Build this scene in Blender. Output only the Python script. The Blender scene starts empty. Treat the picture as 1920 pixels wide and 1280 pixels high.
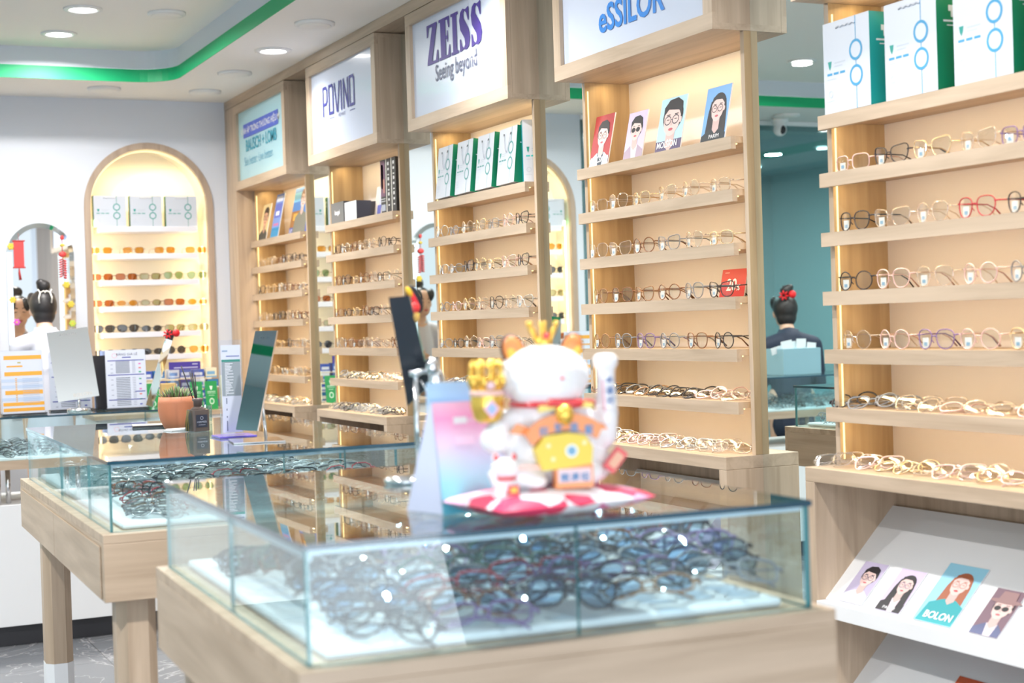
import bpy, math, random
from mathutils import Matrix, Vector, Euler
random.seed(7)
PI = math.pi
R = math.radians
scene = bpy.context.scene
COL = scene.collection

# ---------------------------------------------------------------- camera
CAM = Vector((0, 0, 1.37))
FPX, YAW, PITCH, ROLL = 2891.19, R(25.3187), R(-0.6988), R(-1.7984)
fw = Vector((math.sin(YAW)*math.cos(PITCH), math.cos(YAW)*math.cos(PITCH), math.sin(PITCH)))
rt = Vector((math.cos(YAW), -math.sin(YAW), 0)); up = rt.cross(fw)
r2 = math.cos(ROLL)*rt + math.sin(ROLL)*up
u2 = -math.sin(ROLL)*rt + math.cos(ROLL)*up
cd = bpy.data.cameras.new('camera'); cam = bpy.data.objects.new('camera', cd); COL.objects.link(cam)
M = Matrix((r2, u2, -fw)).transposed().to_4x4(); M.translation = CAM
cam.matrix_world = M
cd.sensor_width = 36; cd.lens = FPX*36/1920; cd.clip_start = .05; cd.clip_end = 100
cd.dof.use_dof = True; cd.dof.focus_distance = 4.9; cd.dof.aperture_fstop = 4.0
scene.camera = cam

# ---------------------------------------------------------------- look, world, daylight
vs = scene.view_settings
vs.view_transform = 'Standard'; vs.look = 'None'; vs.gamma = 1; vs.use_curve_mapping = False
vs.exposure = 0.84
cy = scene.cycles
cy.max_bounces = 7; cy.diffuse_bounces = 4; cy.glossy_bounces = 4; cy.transmission_bounces = 4
cy.use_adaptive_sampling = True; cy.adaptive_threshold = .03; cy.transparent_max_bounces = 16; cy.caustics_reflective = False; cy.caustics_refractive = False
cy.sample_clamp_indirect = 6; cy.use_denoising = True
w = bpy.data.worlds.new('world'); scene.world = w; w.use_nodes = True
bg = w.node_tree.nodes['Background']; bg.inputs[0].default_value = (.80, .90, 1, 1); bg.inputs[1].default_value = .62

def lamp(name, loc, size, power, color, rot=(0, 0, 0), size_y=None, disk=False, spread=None):
    l = bpy.data.lights.new(name, 'AREA'); l.energy = power; l.color = color
    if disk: l.shape = 'DISK'; l.size = size
    else:
        l.shape = 'RECTANGLE'; l.size = size; l.size_y = size_y or size
    if spread: l.spread = spread
    o = bpy.data.objects.new(name, l); COL.objects.link(o); o.location = loc; o.rotation_euler = rot
    return o
# daylight falling in through the open shop front, behind the camera
lamp('shopfront_daylight', (-.4, -1.6, 1.5), 4.6, 26, (.84, .92, 1), (R(90), 0, 0), 2.3)

lamp('ceiling_fill', (-.4, -1.5, .35), 4.6, 40, (.90, .94, 1), (R(128), 0, 0), 1.0)  # added fill light, tilted upward to brighten the ceiling

# ---------------------------------------------------------------- helpers
MATS = {}
def principled(name, col, rough=.5, metal=0, coat=0, spec=.5, emit=None, es=0, alpha=None, trans=0):
    if name in MATS: return MATS[name]
    m = bpy.data.materials.new(name); m.use_nodes = True
    b = m.node_tree.nodes['Principled BSDF']
    b.inputs['Base Color'].default_value = (*col, 1); b.inputs['Roughness'].default_value = rough
    b.inputs['Metallic'].default_value = metal; b.inputs['Coat Weight'].default_value = coat
    b.inputs['Specular IOR Level'].default_value = spec
    b.inputs['Transmission Weight'].default_value = trans
    if alpha is not None: b.inputs['Alpha'].default_value = alpha
    if emit: b.inputs['Emission Color'].default_value = (*emit, 1); b.inputs['Emission Strength'].default_value = es
    MATS[name] = m
    return m
def C(*rgb):      # flat printed / painted colour from 0-255 values
    key = 'paint_%02x%02x%02x' % rgb
    lin = [((v/255)/12.92 if v/255 <= .04045 else ((v/255+.055)/1.055)**2.4) for v in rgb]
    m = principled(key, lin, .45)
    return m
def wood(name, axis, c0=(.45, .335, .235), c1=(.59, .455, .335), rough=.45):
    m = bpy.data.materials.new(name); m.use_nodes = True; nt = m.node_tree; b = nt.nodes['Principled BSDF']
    tc = nt.nodes.new('ShaderNodeTexCoord'); mp = nt.nodes.new('ShaderNodeMapping')
    sc = [16, 16, 16]; sc['xyz'.index(axis)] = 1.1
    mp.inputs['Scale'].default_value = sc
    n = nt.nodes.new('ShaderNodeTexNoise'); n.inputs['Scale'].default_value = 1.6; n.inputs['Detail'].default_value = 7
    n.inputs['Distortion'].default_value = .6
    n2 = nt.nodes.new('ShaderNodeTexNoise'); n2.inputs['Scale'].default_value = 7; n2.inputs['Detail'].default_value = 3
    r = nt.nodes.new('ShaderNodeValToRGB'); r.color_ramp.elements[0].position = .34; r.color_ramp.elements[1].position = .62
    r.color_ramp.elements[0].color = (*c0, 1); r.color_ramp.elements[1].color = (*c1, 1)
    mx = nt.nodes.new('ShaderNodeMixRGB'); mx.blend_type = 'MULTIPLY'; mx.inputs[0].default_value = .14
    nt.links.new(tc.outputs['Object'], mp.inputs[0]); nt.links.new(mp.outputs[0], n.inputs[0]); nt.links.new(mp.outputs[0], n2.inputs[0])
    nt.links.new(n.outputs[0], r.inputs[0]); nt.links.new(r.outputs[0], mx.inputs[1]); nt.links.new(n2.outputs[0], mx.inputs[2])
    nt.links.new(mx.outputs[0], b.inputs['Base Color']); b.inputs['Roughness'].default_value = rough
    MATS[name] = m
    return m
def glassy(name, tint, gloss_tint=(1, 1, 1), ior=1.45, rough=0.0, base=0.0):
    m = bpy.data.materials.new(name); m.use_nodes = True; nt = m.node_tree; nt.nodes.clear()
    o = nt.nodes.new('ShaderNodeOutputMaterial'); t = nt.nodes.new('ShaderNodeBsdfTransparent'); g = nt.nodes.new('ShaderNodeBsdfGlossy')
    t.inputs[0].default_value = (*tint, 1); g.inputs[0].default_value = (*gloss_tint, 1); g.inputs[1].default_value = rough
    f = nt.nodes.new('ShaderNodeFresnel'); ge = nt.nodes.new('ShaderNodeNewGeometry'); mr = nt.nodes.new('ShaderNodeMapRange')
    mr.inputs['To Min'].default_value = ior; mr.inputs['To Max'].default_value = 1/ior      # the same reflectance from both sides of a pane
    nt.links.new(ge.outputs['Backfacing'], mr.inputs['Value']); nt.links.new(mr.outputs[0], f.inputs[0])
    mx = nt.nodes.new('ShaderNodeMixShader')
    if base:
        a = nt.nodes.new('ShaderNodeMath'); a.operation = 'ADD'; a.use_clamp = True; a.inputs[1].default_value = base
        nt.links.new(f.outputs[0], a.inputs[0]); nt.links.new(a.outputs[0], mx.inputs[0])
    else: nt.links.new(f.outputs[0], mx.inputs[0])
    nt.links.new(t.outputs[0], mx.inputs[1]); nt.links.new(g.outputs[0], mx.inputs[2]); nt.links.new(mx.outputs[0], o.inputs[0])
    MATS[name] = m
    return m
def emitter(name, col, s):
    m = bpy.data.materials.new(name); m.use_nodes = True; nt = m.node_tree; nt.nodes.clear()
    o = nt.nodes.new('ShaderNodeOutputMaterial'); e = nt.nodes.new('ShaderNodeEmission')
    e.inputs[0].default_value = (*col, 1); e.inputs[1].default_value = s; nt.links.new(e.outputs[0], o.inputs[0]); MATS[name] = m
    return m

WX, WY, WZ = wood('oak_grain_x', 'x'), wood('oak_grain_y', 'y'), wood('oak_grain_z', 'z')
WI = wood('golden_oak', 'z', (.42, .285, .15), (.55, .39, .215))
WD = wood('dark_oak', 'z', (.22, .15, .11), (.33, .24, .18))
WHITE = principled('white_paint', (.82, .83, .85), .5)
WALLW = principled('wall_white', (.66, .69, .76), .6)
CEIL = principled('ceiling_white', (.88, .87, .84), .7)
CREAM = principled('cream_back_board', (.80, .73, .71), .45)
GREEN = principled('green_band', (.0, .40, .15), .5)
MIRROR = principled('mirror_glass', (.86, .93, .90), .0, 1)
DMIRROR = principled('desk_mirror_glass', (.80, .86, .86), .0, 1)
CHROME = principled('chrome', (.85, .86, .88), .12, 1)
GOLD = principled('gold', (.95, .62, .12), .25, .7)
GLASS = glassy('showcase_glass', (.93, .985, .99), ior=1.42)
GLASST = glassy('showcase_top_glass', (.82, .90, .90), ior=1.5, base=.03)
GEDGE = principled('glass_edge_teal', (.07, .28, .31), .1, 0, .5)
GEDGED = principled('glass_edge_dark', (.02, .07, .11), .1, 0, .5)
GBAND = principled('frosted_band', (.72, .82, .92), .3)
PORC = principled('glazed_white', (.88, .88, .90), .12, 0, .6)
BLACK = principled('black_plastic', (.02, .02, .025), .35)
CLOTH = principled('white_tray', (.86, .90, .96), .6)

class MB:
    def __init__(s): s.v = []; s.f = []; s.m = []; s.mats = []; s.sm = []
    def mi(s, mat):
        if mat not in s.mats: s.mats.append(mat)
        return s.mats.index(mat)
    def add(s, vs_, fs, mat, M=None, smooth=False):
        b = len(s.v); s.v += [tuple(M @ Vector(p)) if M else tuple(p) for p in vs_]
        k = s.mi(mat)
        for f in fs: s.f.append([b+i for i in f]); s.m.append(k); s.sm.append(smooth)
        return s
    def box(s, x0, x1, y0, y1, z0, z1, mat, M=None, mats=None):
        vs_ = [(x, y, z) for x in (x0, x1) for y in (y0, y1) for z in (z0, z1)]
        fs = [(0, 1, 3, 2), (4, 6, 7, 5), (0, 4, 5, 1), (2, 3, 7, 6), (0, 2, 6, 4), (1, 5, 7, 3)]   # -x +x -y +y -z +z
        if not mats: return s.add(vs_, fs, mat, M)
        for f, m_ in zip(fs, mats): s.add(vs_, [f], m_ or mat, M)
        return s
    def prism(s, pts, y0, y1, mat, M=None, back=True, side=None):     # outline in x,z ; front at y0
        n = len(pts); vs_ = [(p[0], y0, p[1]) for p in pts] + [(p[0], y1, p[1]) for p in pts]
        s.add(vs_, [list(range(n))] + ([list(range(2*n-1, n-1, -1))] if back else []), mat, M)
        if y1 != y0: s.add(vs_, [(i, (i+1) % n, n+(i+1) % n, n+i) for i in range(n)], side or mat, M)
        return s
    def extr(s, pts, z0, z1, mat, M=None):                            # outline in x,y extruded in z
        n = len(pts); vs_ = [(p[0], p[1], z0) for p in pts] + [(p[0], p[1], z1) for p in pts]
        return s.add(vs_, [list(range(n-1, -1, -1)), list(range(n, 2*n))] + [(i, (i+1) % n, n+(i+1) % n, n+i) for i in range(n)], mat, M)
    def tube(s, path, r, mat, n=6, closed=False, M=None):
        P = [Vector(p) for p in path]; k = len(P); rs = r if isinstance(r, (list, tuple)) else [r]*k
        vs_ = []; ref = None
        for i, p in enumerate(P):
            a = P[(i-1) % k] if (closed or i > 0) else p; b = P[(i+1) % k] if (closed or i < k-1) else p
            t = (b-a).normalized()
            if ref is None: ref = Vector((0, 0, 1)) if abs(t.z) < .9 else Vector((0, 1, 0))
            u = t.cross(ref)
            if u.length < 1e-6: u = t.orthogonal()
            u.normalize(); v = u.cross(t).normalized(); ref = v
            for j in range(n):
                an = 2*PI*j/n; vs_.append(p+(u*math.cos(an)+v*math.sin(an))*rs[i])
        fs = []
        for i in range(k if closed else k-1):
            for j in range(n): fs.append((i*n+j, i*n+(j+1) % n, ((i+1) % k)*n+(j+1) % n, ((i+1) % k)*n+j))
        if not closed: fs += [list(range(n-1, -1, -1)), list(range((k-1)*n, k*n))]
        return s.add(vs_, fs, mat, M, True)
    def lathe(s, prof, mat, n=24, c=(0, 0, 0), M=None, smooth=True):
        vs_ = []; fs = []
        for r, z in prof:
            for j in range(n): vs_.append((c[0]+r*math.cos(2*PI*j/n), c[1]+r*math.sin(2*PI*j/n), c[2]+z))
        for i in range(len(prof)-1):
            for j in range(n): fs.append((i*n+j, i*n+(j+1) % n, (i+1)*n+(j+1) % n, (i+1)*n+j))
        if prof[0][0] > 1e-5: fs.append(list(range(n-1, -1, -1)))
        if prof[-1][0] > 1e-5: fs.append(list(range((len(prof)-1)*n, len(prof)*n)))
        return s.add(vs_, fs, mat, M, smooth)
    def ell(s, c, r, mat, nu=20, nv=12, rot=None):
        rr = r if isinstance(r, (tuple, list)) else (r, r, r)
        vs_ = []; fs = []
        Mt = Matrix.Translation(c) @ (Euler(rot).to_matrix().to_4x4() if rot else Matrix())
        vs_.append((0, 0, rr[2]))
        for i in range(1, nv):
            a = PI*i/nv
            for j in range(nu): vs_.append((rr[0]*math.sin(a)*math.cos(2*PI*j/nu), rr[1]*math.sin(a)*math.sin(2*PI*j/nu), rr[2]*math.cos(a)))
        vs_.append((0, 0, -rr[2])); L = len(vs_)-1
        for j in range(nu):
            fs.append((0, 1+j, 1+(j+1) % nu)); fs.append((L, L-nu+(j+1) % nu, L-nu+j))
        for i in range(nv-2):
            for j in range(nu): fs.append((1+i*nu+j, 1+(i+1)*nu+j, 1+(i+1)*nu+(j+1) % nu, 1+i*nu+(j+1) % nu))
        return s.add(vs_, fs, mat, Mt, True)
    def cap(s, a, b, ra, rb, mat, n=14):
        a, b = Vector(a), Vector(b); d = (b-a); L = d.length; q = d.to_track_quat('Z', 'Y').to_matrix().to_4x4()
        prof = [(ra*math.sin(t), -ra*math.cos(t)) for t in [PI/2*i/4 for i in range(5)]] + [(rb*math.cos(t), L+rb*math.sin(t)) for t in [PI/2*i/4 for i in range(5)]]
        prof[0] = (1e-6, prof[0][1]); prof[-1] = (1e-6, prof[-1][1])
        return s.lathe(prof, mat, n, M=Matrix.Translation(a) @ q)
    def disc(s, c, rx, rz, y, mat, n=24, M=None, a0=0, a1=2*PI):
        pts = [(c[0]+rx*math.cos(a0+(a1-a0)*i/n), c[1]+rz*math.sin(a0+(a1-a0)*i/n)) for i in range(n if abs(a1-a0-2*PI) < 1e-6 else n+1)]
        return s.add([(p[0], y, p[1]) for p in pts], [list(range(len(pts)))], mat, M)
    def mesh(s, name):
        me = bpy.data.meshes.new(name); me.from_pydata(s.v, [], s.f)
        for m_ in s.mats: me.materials.append(m_)
        me.polygons.foreach_set('material_index', s.m); me.polygons.foreach_set('use_smooth', s.sm); me.update()
        return me
    def build(s, name, parent=None, loc=None, rot=None, bevel=None):
        o = bpy.data.objects.new(name, s.mesh(name)); COL.objects.link(o)
        if parent: o.parent = parent
        if loc: o.location = loc
        if rot: o.rotation_euler = rot
        if bevel:
            b = o.modifiers.new('bevel', 'BEVEL'); b.width = bevel; b.segments = 2; b.limit_method = 'ANGLE'
        return o
def tag(o, label=None, cat=None, group=None, kind=None):
    if label: o['label'] = label
    if cat: o['category'] = cat
    if group: o['group'] = group
    if kind: o['kind'] = kind
    return o
def thing(name, label, cat, loc=(0, 0, 0), rz=0, group=None, rot=None):
    o = bpy.data.objects.new(name, None); COL.objects.link(o); o.empty_display_size = .05
    o.location = loc; o.rotation_euler = rot or (0, 0, rz)
    return tag(o, label, cat, group)
def inst(name, me, parent=None, loc=None):
    o = bpy.data.objects.new(name, me); COL.objects.link(o)
    if parent: o.parent = parent
    if loc: o.location = loc
    return o
def remesh(mb, vox, mat, it=6, fac=.5, name='body'):
    o = bpy.data.objects.new('tmp', mb.mesh('tmp')); COL.objects.link(o)
    r = o.modifiers.new('r', 'REMESH'); r.mode = 'VOXEL'; r.voxel_size = vox
    s_ = o.modifiers.new('s', 'SMOOTH'); s_.factor = fac; s_.iterations = it
    dg = bpy.context.evaluated_depsgraph_get(); me = bpy.data.meshes.new_from_object(o.evaluated_get(dg))
    me.name = name; me.materials.clear(); me.materials.append(mat)
    me.polygons.foreach_set('use_smooth', [True]*len(me.polygons)); me.polygons.foreach_set('material_index', [0]*len(me.polygons))
    bpy.data.objects.remove(o)
    return me
def text(mb, body, x, z, size, mat, y=-.0005, sx=1.0, off=0.0, align='LEFT', shear=0, M=None):
    cu = bpy.data.curves.new('t', 'FONT'); cu.body = body; cu.size = size; cu.offset = off; cu.align_x = align; cu.shear = shear
    cu.resolution_u = 3
    o = bpy.data.objects.new('t', cu); COL.objects.link(o)
    dg = bpy.context.evaluated_depsgraph_get(); me = bpy.data.meshes.new_from_object(o.evaluated_get(dg))
    vs_ = [(x+v.co.x*sx, y, z+v.co.y) for v in me.vertices]; fs = [list(p.vertices) for p in me.polygons]
    bpy.data.objects.remove(o); bpy.data.curves.remove(cu); bpy.data.meshes.remove(me)
    mb.add(vs_, fs, mat, M)
def stroke(mb, pts, wd, mat, y=-.0006, closed=False, M=None):
    k = len(pts)
    for i in range(k if closed else k-1):
        a = Vector(pts[i]); b = Vector(pts[(i+1) % k]); d = (b-a).normalized(); n_ = Vector((-d.y, d.x))*wd/2; e = d*wd*.45
        q = [a-e+n_, a-e-n_, b+e-n_, b+e+n_]
        mb.add([(p.x, y-i*1e-5, p.y) for p in q], [(0, 1, 2, 3)], mat, M)
def ring(mb, cx, cz, r, wd, mat, y=-.0006, n=28, rx=None, M=None):
    rx = rx or r
    vs_ = []
    for i in range(n):
        a = 2*PI*i/n
        vs_ += [(cx+(rx-wd/2)*math.cos(a), y, cz+(r-wd/2)*math.sin(a)), (cx+(rx+wd/2)*math.cos(a), y, cz+(r+wd/2)*math.sin(a))]
    mb.add(vs_, [(2*i, 2*i+1, (2*i+3) % (2*n), (2*i+2) % (2*n)) for i in range(n)], mat, M)
def rect(mb, x0, x1, z0, z1, mat, y=-.0004, M=None):
    mb.add([(x0, y, z0), (x1, y, z0), (x1, y, z1), (x0, y, z1)], [(0, 1, 2, 3)], mat, M)
ORD = ['zeroth', 'first', 'second', 'third', 'fourth', 'fifth', 'sixth', 'seventh', 'eighth', 'ninth', 'tenth', 'eleventh', 'twelfth', 'thirteenth', 'fourteenth',
       'fifteenth', 'sixteenth', 'seventeenth', 'eighteenth', 'nineteenth', 'twentieth', 'twenty-first', 'twenty-second', 'twenty-third', 'twenty-fourth',
       'twenty-fifth', 'twenty-sixth', 'twenty-seventh', 'twenty-eighth']

# ================================================================ ROOM
YB, ZC, X0, XW = 8.59, 2.665, -3.2, 2.62
YF = -1.2
def struct(name, mb, **k): return tag(mb.build(name, **k), kind='structure')
# floor: grey marble tiles
def marble():
    m = bpy.data.materials.new('grey_marble_tiles'); m.use_nodes = True; nt = m.node_tree; b = nt.nodes['Principled BSDF']
    tc = nt.nodes.new('ShaderNodeTexCoord'); n = nt.nodes.new('ShaderNodeTexNoise'); n.inputs['Scale'].default_value = 2.4; n.inputs['Detail'].default_value = 8
    n.inputs['Distortion'].default_value = 1.6
    r = nt.nodes.new('ShaderNodeValToRGB'); e = r.color_ramp.elements
    e[0].position = .490; e[0].color = (.16, .17, .19, 1); e[1].position = .510; e[1].color = (.17, .18, .2, 1)
    x = e.new(.50); x.color = (.42, .42, .44, 1)
    br = nt.nodes.new('ShaderNodeTexBrick'); br.offset = 0; br.inputs['Scale'].default_value = 1; br.inputs['Mortar Size'].default_value = .002
    br.inputs['Brick Width'].default_value = .6; br.inputs['Row Height'].default_value = .6
    br.inputs['Color1'].default_value = br.inputs['Color2'].default_value = (1, 1, 1, 1); br.inputs['Mortar'].default_value = (.4, .4, .4, 1)
    mx = nt.nodes.new('ShaderNodeMixRGB'); mx.blend_type = 'MULTIPLY'; mx.inputs[0].default_value = 1
    L = nt.links.new
    L(tc.outputs['Object'], n.inputs[0]); L(tc.outputs['Object'], br.inputs[0]); L(n.outputs[0], r.inputs[0]); L(r.outputs[0], mx.inputs[1]); L(br.outputs[0], mx.inputs[2])
    L(mx.outputs[0], b.inputs['Base Color']); b.inputs['Roughness'].default_value = .12
    return m
struct('floor', MB().box(X0, XW+.1, YF-.5, YB+3, -.06, 0, marble()))
# ceiling: lower border with a rounded recessed tray
TX0, TX1, TY0, TY1 = -2.6, 1.87, -.4, 7.98
def rrect(x0, x1, y0, y1, r, n=8):
    pts = []
    for cx, cy_, a in ((x1-r, y1-r, 0), (x0+r, y1-r, 90), (x0+r, y0+r, 180), (x1-r, y0+r, 270)):
        for i in range(n+1): t = R(a+90*i/n); pts.append((cx+r*math.cos(t), cy_+r*math.sin(t)))
    return pts
inner = rrect(TX0, TX1, TY0, TY1, .2)
mb = MB()
outer = []
for (x, y) in inner:   # radial partner on the outer rectangle
    cx, cy_ = (TX0+TX1)/2, (TY0+TY1)/2; dx, dy = x-cx, y-cy_
    outer.append(None)
ox0, ox1, oy0, oy1 = X0, XW+.1, YF, YB+.1
k = 9
quad = [(ox1, oy1), (ox0, oy1), (ox0, oy0), (ox1, oy0)]
vs_ = [(x, y, ZC) for x, y in inner] + [(x, y, ZC) for x, y in quad]
fs = []
N = len(inner)
for q in range(4):
    for i in range(8): fs.append((q*9+i, q*9+i+1, N+q))
    a = q*9+8; b_ = ((q+1) % 4)*9
    fs.append((a, b_, N+(q+1) % 4, N+q))
mb.add(vs_, fs, CEIL)
mb.box(ox0, ox1, oy0, oy1, ZC+.45, ZC+.5, CEIL)
struct('ceiling', mb)
mb = MB()
mb.add([(x, y, ZC+.158) for x, y in inner], [list(range(N))], CEIL)
mb.add([(x, y, ZC+.066) for x, y in inner] + [(x, y, ZC+.158) for x, y in inner], [(i, (i+1) % N, N+(i+1) % N, N+i) for i in range(N)], WALLW)
struct('ceiling_tray', mb)
mb = MB()
off = rrect(TX0+.004, TX1-.004, TY0+.004, TY1-.004, .2)
mb.add([(x, y, ZC-.001) for x, y in off] + [(x, y, ZC+.064) for x, y in off] + [(x, y, ZC-.001) for x, y in inner] + [(x, y, ZC+.064) for x, y in inner],
       [(i, (i+1) % N, N+(i+1) % N, N+i) for i in range(N)] + [(2*N+i, 2*N+(i+1) % N, (i+1) % N, i) for i in range(N)] + [(N+i, N+(i+1) % N, 3*N+(i+1) % N, 3*N+i) for i in range(N)], GREEN)
struct('trim_1', mb)
# back wall with two arched niches
def arch_pts(x0, x1, z0, zt, n=20):          # outline from bottom left, up, over, down to bottom right
    r = (x1-x0)/2; cx = (x0+x1)/2; zs = zt-r
    return [(x0, z0)] + [(cx-r*math.cos(PI*i/n), zs+r*math.sin(PI*i/n)) for i in range(n+1)] + [(x1, z0)]
N1 = (1.543, 2.187, 2.395); N2 = (.36, 1.004, 2.395)
mb = MB()
ZB = .80
def wall_with_arches(mb, xa, xb, arches, z1, y, mat):
    xs = xa
    for (a, b, zt) in sorted(arches):
        rect_ = [(xs, y, 0), (a, y, 0), (a, y, z1), (xs, y, z1)]
        mb.add(rect_, [(0, 1, 2, 3)], mat)
        p = arch_pts(a, b, ZB, zt)
        mb.add([(a, y, 0), (b, y, 0), (b, y, ZB), (a, y, ZB)], [(0, 1, 2, 3)], mat)
        q = p[1:-1]; m_ = len(q)
        vs_ = [(x, y, z) for x, z in q] + [(x, y, z1) for x, z in q]
        mb.add(vs_, [(i, i+1, m_+i+1, m_+i) for i in range(m_-1)], mat)
        xs = b
    mb.add([(xs, y, 0), (xb, y, 0), (xb, y, z1), (xs, y, z1)], [(0, 1, 2, 3)], mat)
wall_with_arches(mb, .27, XW+.1, [N1, N2], ZC+.1, YB, WALLW)
mb.box(.27, XW+.1, YB+.26, YB+.3, 0, ZC+.1, WALLW)
struct('wall_back', mb)
mb = MB()
mb.box(XW, XW+.08, YF, YB+.1, 0, ZC+.1, WALLW)
struct('wall_right', mb)
struct('wall_left', MB().box(X0-.08, X0, YF, YB+3, 0, ZC+.1, principled('teal_wall', (.45, .60, .62), .5)))
# glazed room left of the back wall, seen only in the cabinet mirrors
TEAL = principled('teal_room', (.40, .50, .51), .5)
mb = MB(); mb.box(X0, .3, YB+2.9, YB+3, 0, ZC, TEAL); mb.box(.27, .33, YB+.02, YB+3, 0, ZC, TEAL); mb.box(X0, .3, YB+.05, YB+3, ZC-.06, ZC, TEAL)
struct('wall_rear_room', mb)
mb = MB()
mb.box(X0, .27, YB, YB+.01, 0, ZC, glassy('partition_glass', (.68, .82, .83), ior=1.5, base=.06))
o = struct('window_1', mb)
mb = MB()
for x in (-2.9, -1.75, -.6, .245): mb.box(x-.012, x+.012, YB-.012, YB+.022, 0, ZC, CHROME)
mb.box(X0, .27, YB-.014, YB+.024, ZC-.03, ZC-.002, WHITE)
o2 = mb.build('frame', o)
for i, (x, y) in enumerate([(-2.2, 9.4), (-1.4, 9.5), (-.7, 9.6), (-1.7, 10.4), (-1.0, 10.6), (-2.5, 10.7)]):
    mbd = MB(); mbd.lathe([(.04, 0), (.04, .008), (.02, .01)], emitter('rear_lamp%d' % i, (.85, 1, 1), 5), 16, (0, 0, 0))
    tag(mbd.build('ceiling_light', None, (x, y, ZC-.075)), 'small round white lamp in the ceiling of the dark glazed room, seen only mirrored', 'ceiling light', 'lamps in the glazed rear room')
struct('baseboard_back', MB().box(.27, 2.3, YB-.012, YB-.001, 0, .09, principled('dark_base', (.04, .04, .05), .4)))

for x, y in ((-1.9, 9.6), (-.7, 9.8)): lamp('rear_room_fill', (x, y, ZC-.1), .12, 22, (.85, 1, 1), disk=True)  # added fill lights that brighten the glazed room in the mirrors
# ceiling lights and round ceiling vents
LAMPM = emitter('downlight_lens', (1, .98, .95), 9)
RIM = principled('downlight_rim', (.80, .80, .80), .35)
lights = [(1.568, 8.213, ZC, 0, 'nearest the arched niche'), (2.10, 8.197, ZC, 0, 'in the far corner above the cabinets'), (2.093, 7.572, ZC, 0, 'before the pale blue sign'),
          (2.10, 6.922, ZC, 1, 'just beyond the green band corner'), (2.084, 6.26, ZC, 0, 'nearest the top edge'),
          (1.248, 7.605, ZC+.158, 1, 'lower one inside the recess'), (1.257, 7.004, ZC+.158, 1, 'upper one inside the recess'), (1.626, 6.99, ZC+.158, 0, 'inside the recess'),
          (2.1, 4.95, ZC, 1, ''), (2.1, 2.9, ZC, 1, ''), (2.1, .9, ZC, 1, ''), (1.25, 4.6, ZC+.158, 1, ''), (1.25, 2.2, ZC+.158, 1, ''), (-.5, 7.3, ZC+.158, 1, ''), (-.5, 4.6, ZC+.158, 1, ''),
          (-.5, 2.2, ZC+.158, 1, ''), (-1.9, 5.9, ZC+.158, 1, ''), (-1.1, 8.3, ZC, 0, ''), (-1.9, 8.25, ZC, 1, '')]
for (x, y, z, on, where) in lights:
    if on:
        t = thing('ceiling_light', 'round recessed ceiling light glowing white, ' + where if where else 'round recessed ceiling light outside the photo, seen only mirrored', 'ceiling light', (x, y, z), 0, 'round recessed ceiling lights')
        MB().lathe([(.085, 0), (.085, -.006), (.062, -.009), (.062, 0)], RIM, 28).build('rim', t)
        MB().lathe([(.0605, -.002), (.055, -.005), (.02, -.006)], LAMPM, 28).build('lamp_lens', t)
        l = lamp('downlight_lamp', (x, y, z-.02), .11, 2.6 if x > 2 else (14 if y > 6.9 else 22), (1, .97, .93), disk=True, spread=R(120 if x > 2 else 165))
    else:
        mb = MB(); mb.lathe([(.085, 0), (.085, -.010), (.078, -.014), (.02, -.014)], RIM, 28); mb.lathe([(.07, -.0142), (.066, -.0165), (.01, -.0165)], CEIL, 28)
        tag(mb.build('ceiling_vent', None, (x, y, z)), ('unlit round ceiling disc ' + where) if where else 'unlit round ceiling disc, seen only mirrored', 'ceiling vent', 'unlit round discs in the ceiling')
t = thing('security_camera', 'white dome security camera with black lens under the ceiling, seen in the mirror', 'security camera', (-1.15, 8.45, ZC))
MB().lathe([(.055, 0), (.055, -.03), (.045, -.035), (.045, -.05)], WHITE, 20).build('mount', t)
mb = MB(); mb.ell((0, 0, -.075), .045, WHITE); mb.ell((0, -.028, -.08), (.024, .024, .03), BLACK); mb.build('camera_head', t)

# ================================================================ NICHES
NICHE_BACK = principled('niche_cream', (.93, .87, .74), .5)
NX = wood('arch_frame_wood', 'z', (.42, .31, .23), (.50, .38, .29))
LED = emitter('warm_led', (1, .78, .36), 1.3)
WARM = (1, .76, .40)
def niche(a, b, zt, name, label):
    t = thing('arched_display_niche', label, 'display niche', ((a+b)/2, YB, ZB))
    h = (b-a)/2; cx = (a+b)/2
    op = [(x-cx, z-ZB) for x, z in arch_pts(a, b, ZB, zt, 28)]
    out = [(x-cx, z-ZB) for x, z in arch_pts(a-.034, b+.034, ZB, zt+.034, 28)]
    n = len(op)
    mb = MB()      # wooden band around the opening, 5 cm proud of the wall
    vs_ = [(x, -.012, z) for x, z in op] + [(x, -.012, z) for x, z in out] + [(x, .0, z) for x, z in out] + [(x, .02, z) for x, z in op]
    mb.add(vs_, [(i, i+1, n+i+1, n+i) for i in range(n-1)] + [(n+i, n+i+1, 2*n+i+1, 2*n+i) for i in range(n-1)] + [(3*n+i, 3*n+i+1, i+1, i) for i in range(n-1)], NX)
    mb.build('frame', t)
    mb = MB()
    vs_ = [(x, .02, z) for x, z in op] + [(x, .2, z) for x, z in op]
    mb.add(vs_, [(i, n+i, n+i+1, i+1) for i in range(n-1)], NICHE_BACK)
    mb.add([(x, .2, z) for x, z in op], [list(range(n))], NICHE_BACK)
    mb.build('lining', t)
    mb = MB(); q = op[3:-3]
    mb.tube([(x*.985, .028, (z-.3)*.992+.3) for x, z in q], .003, LED, 5)
    mb.build('led_strip', t)
    return t
niche(*N1, 'n', 'tall lit arched niche with a wooden frame in the white back wall')
niche(*N2, 'n', 'second lit arched niche left of the wall mirror, seen only mirrored')
SH = [1.968, 1.818, 1.672, 1.527, 1.383, 1.255]
NS = principled('niche_shelf_white', (.80, .80, .86), .4)
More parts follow.
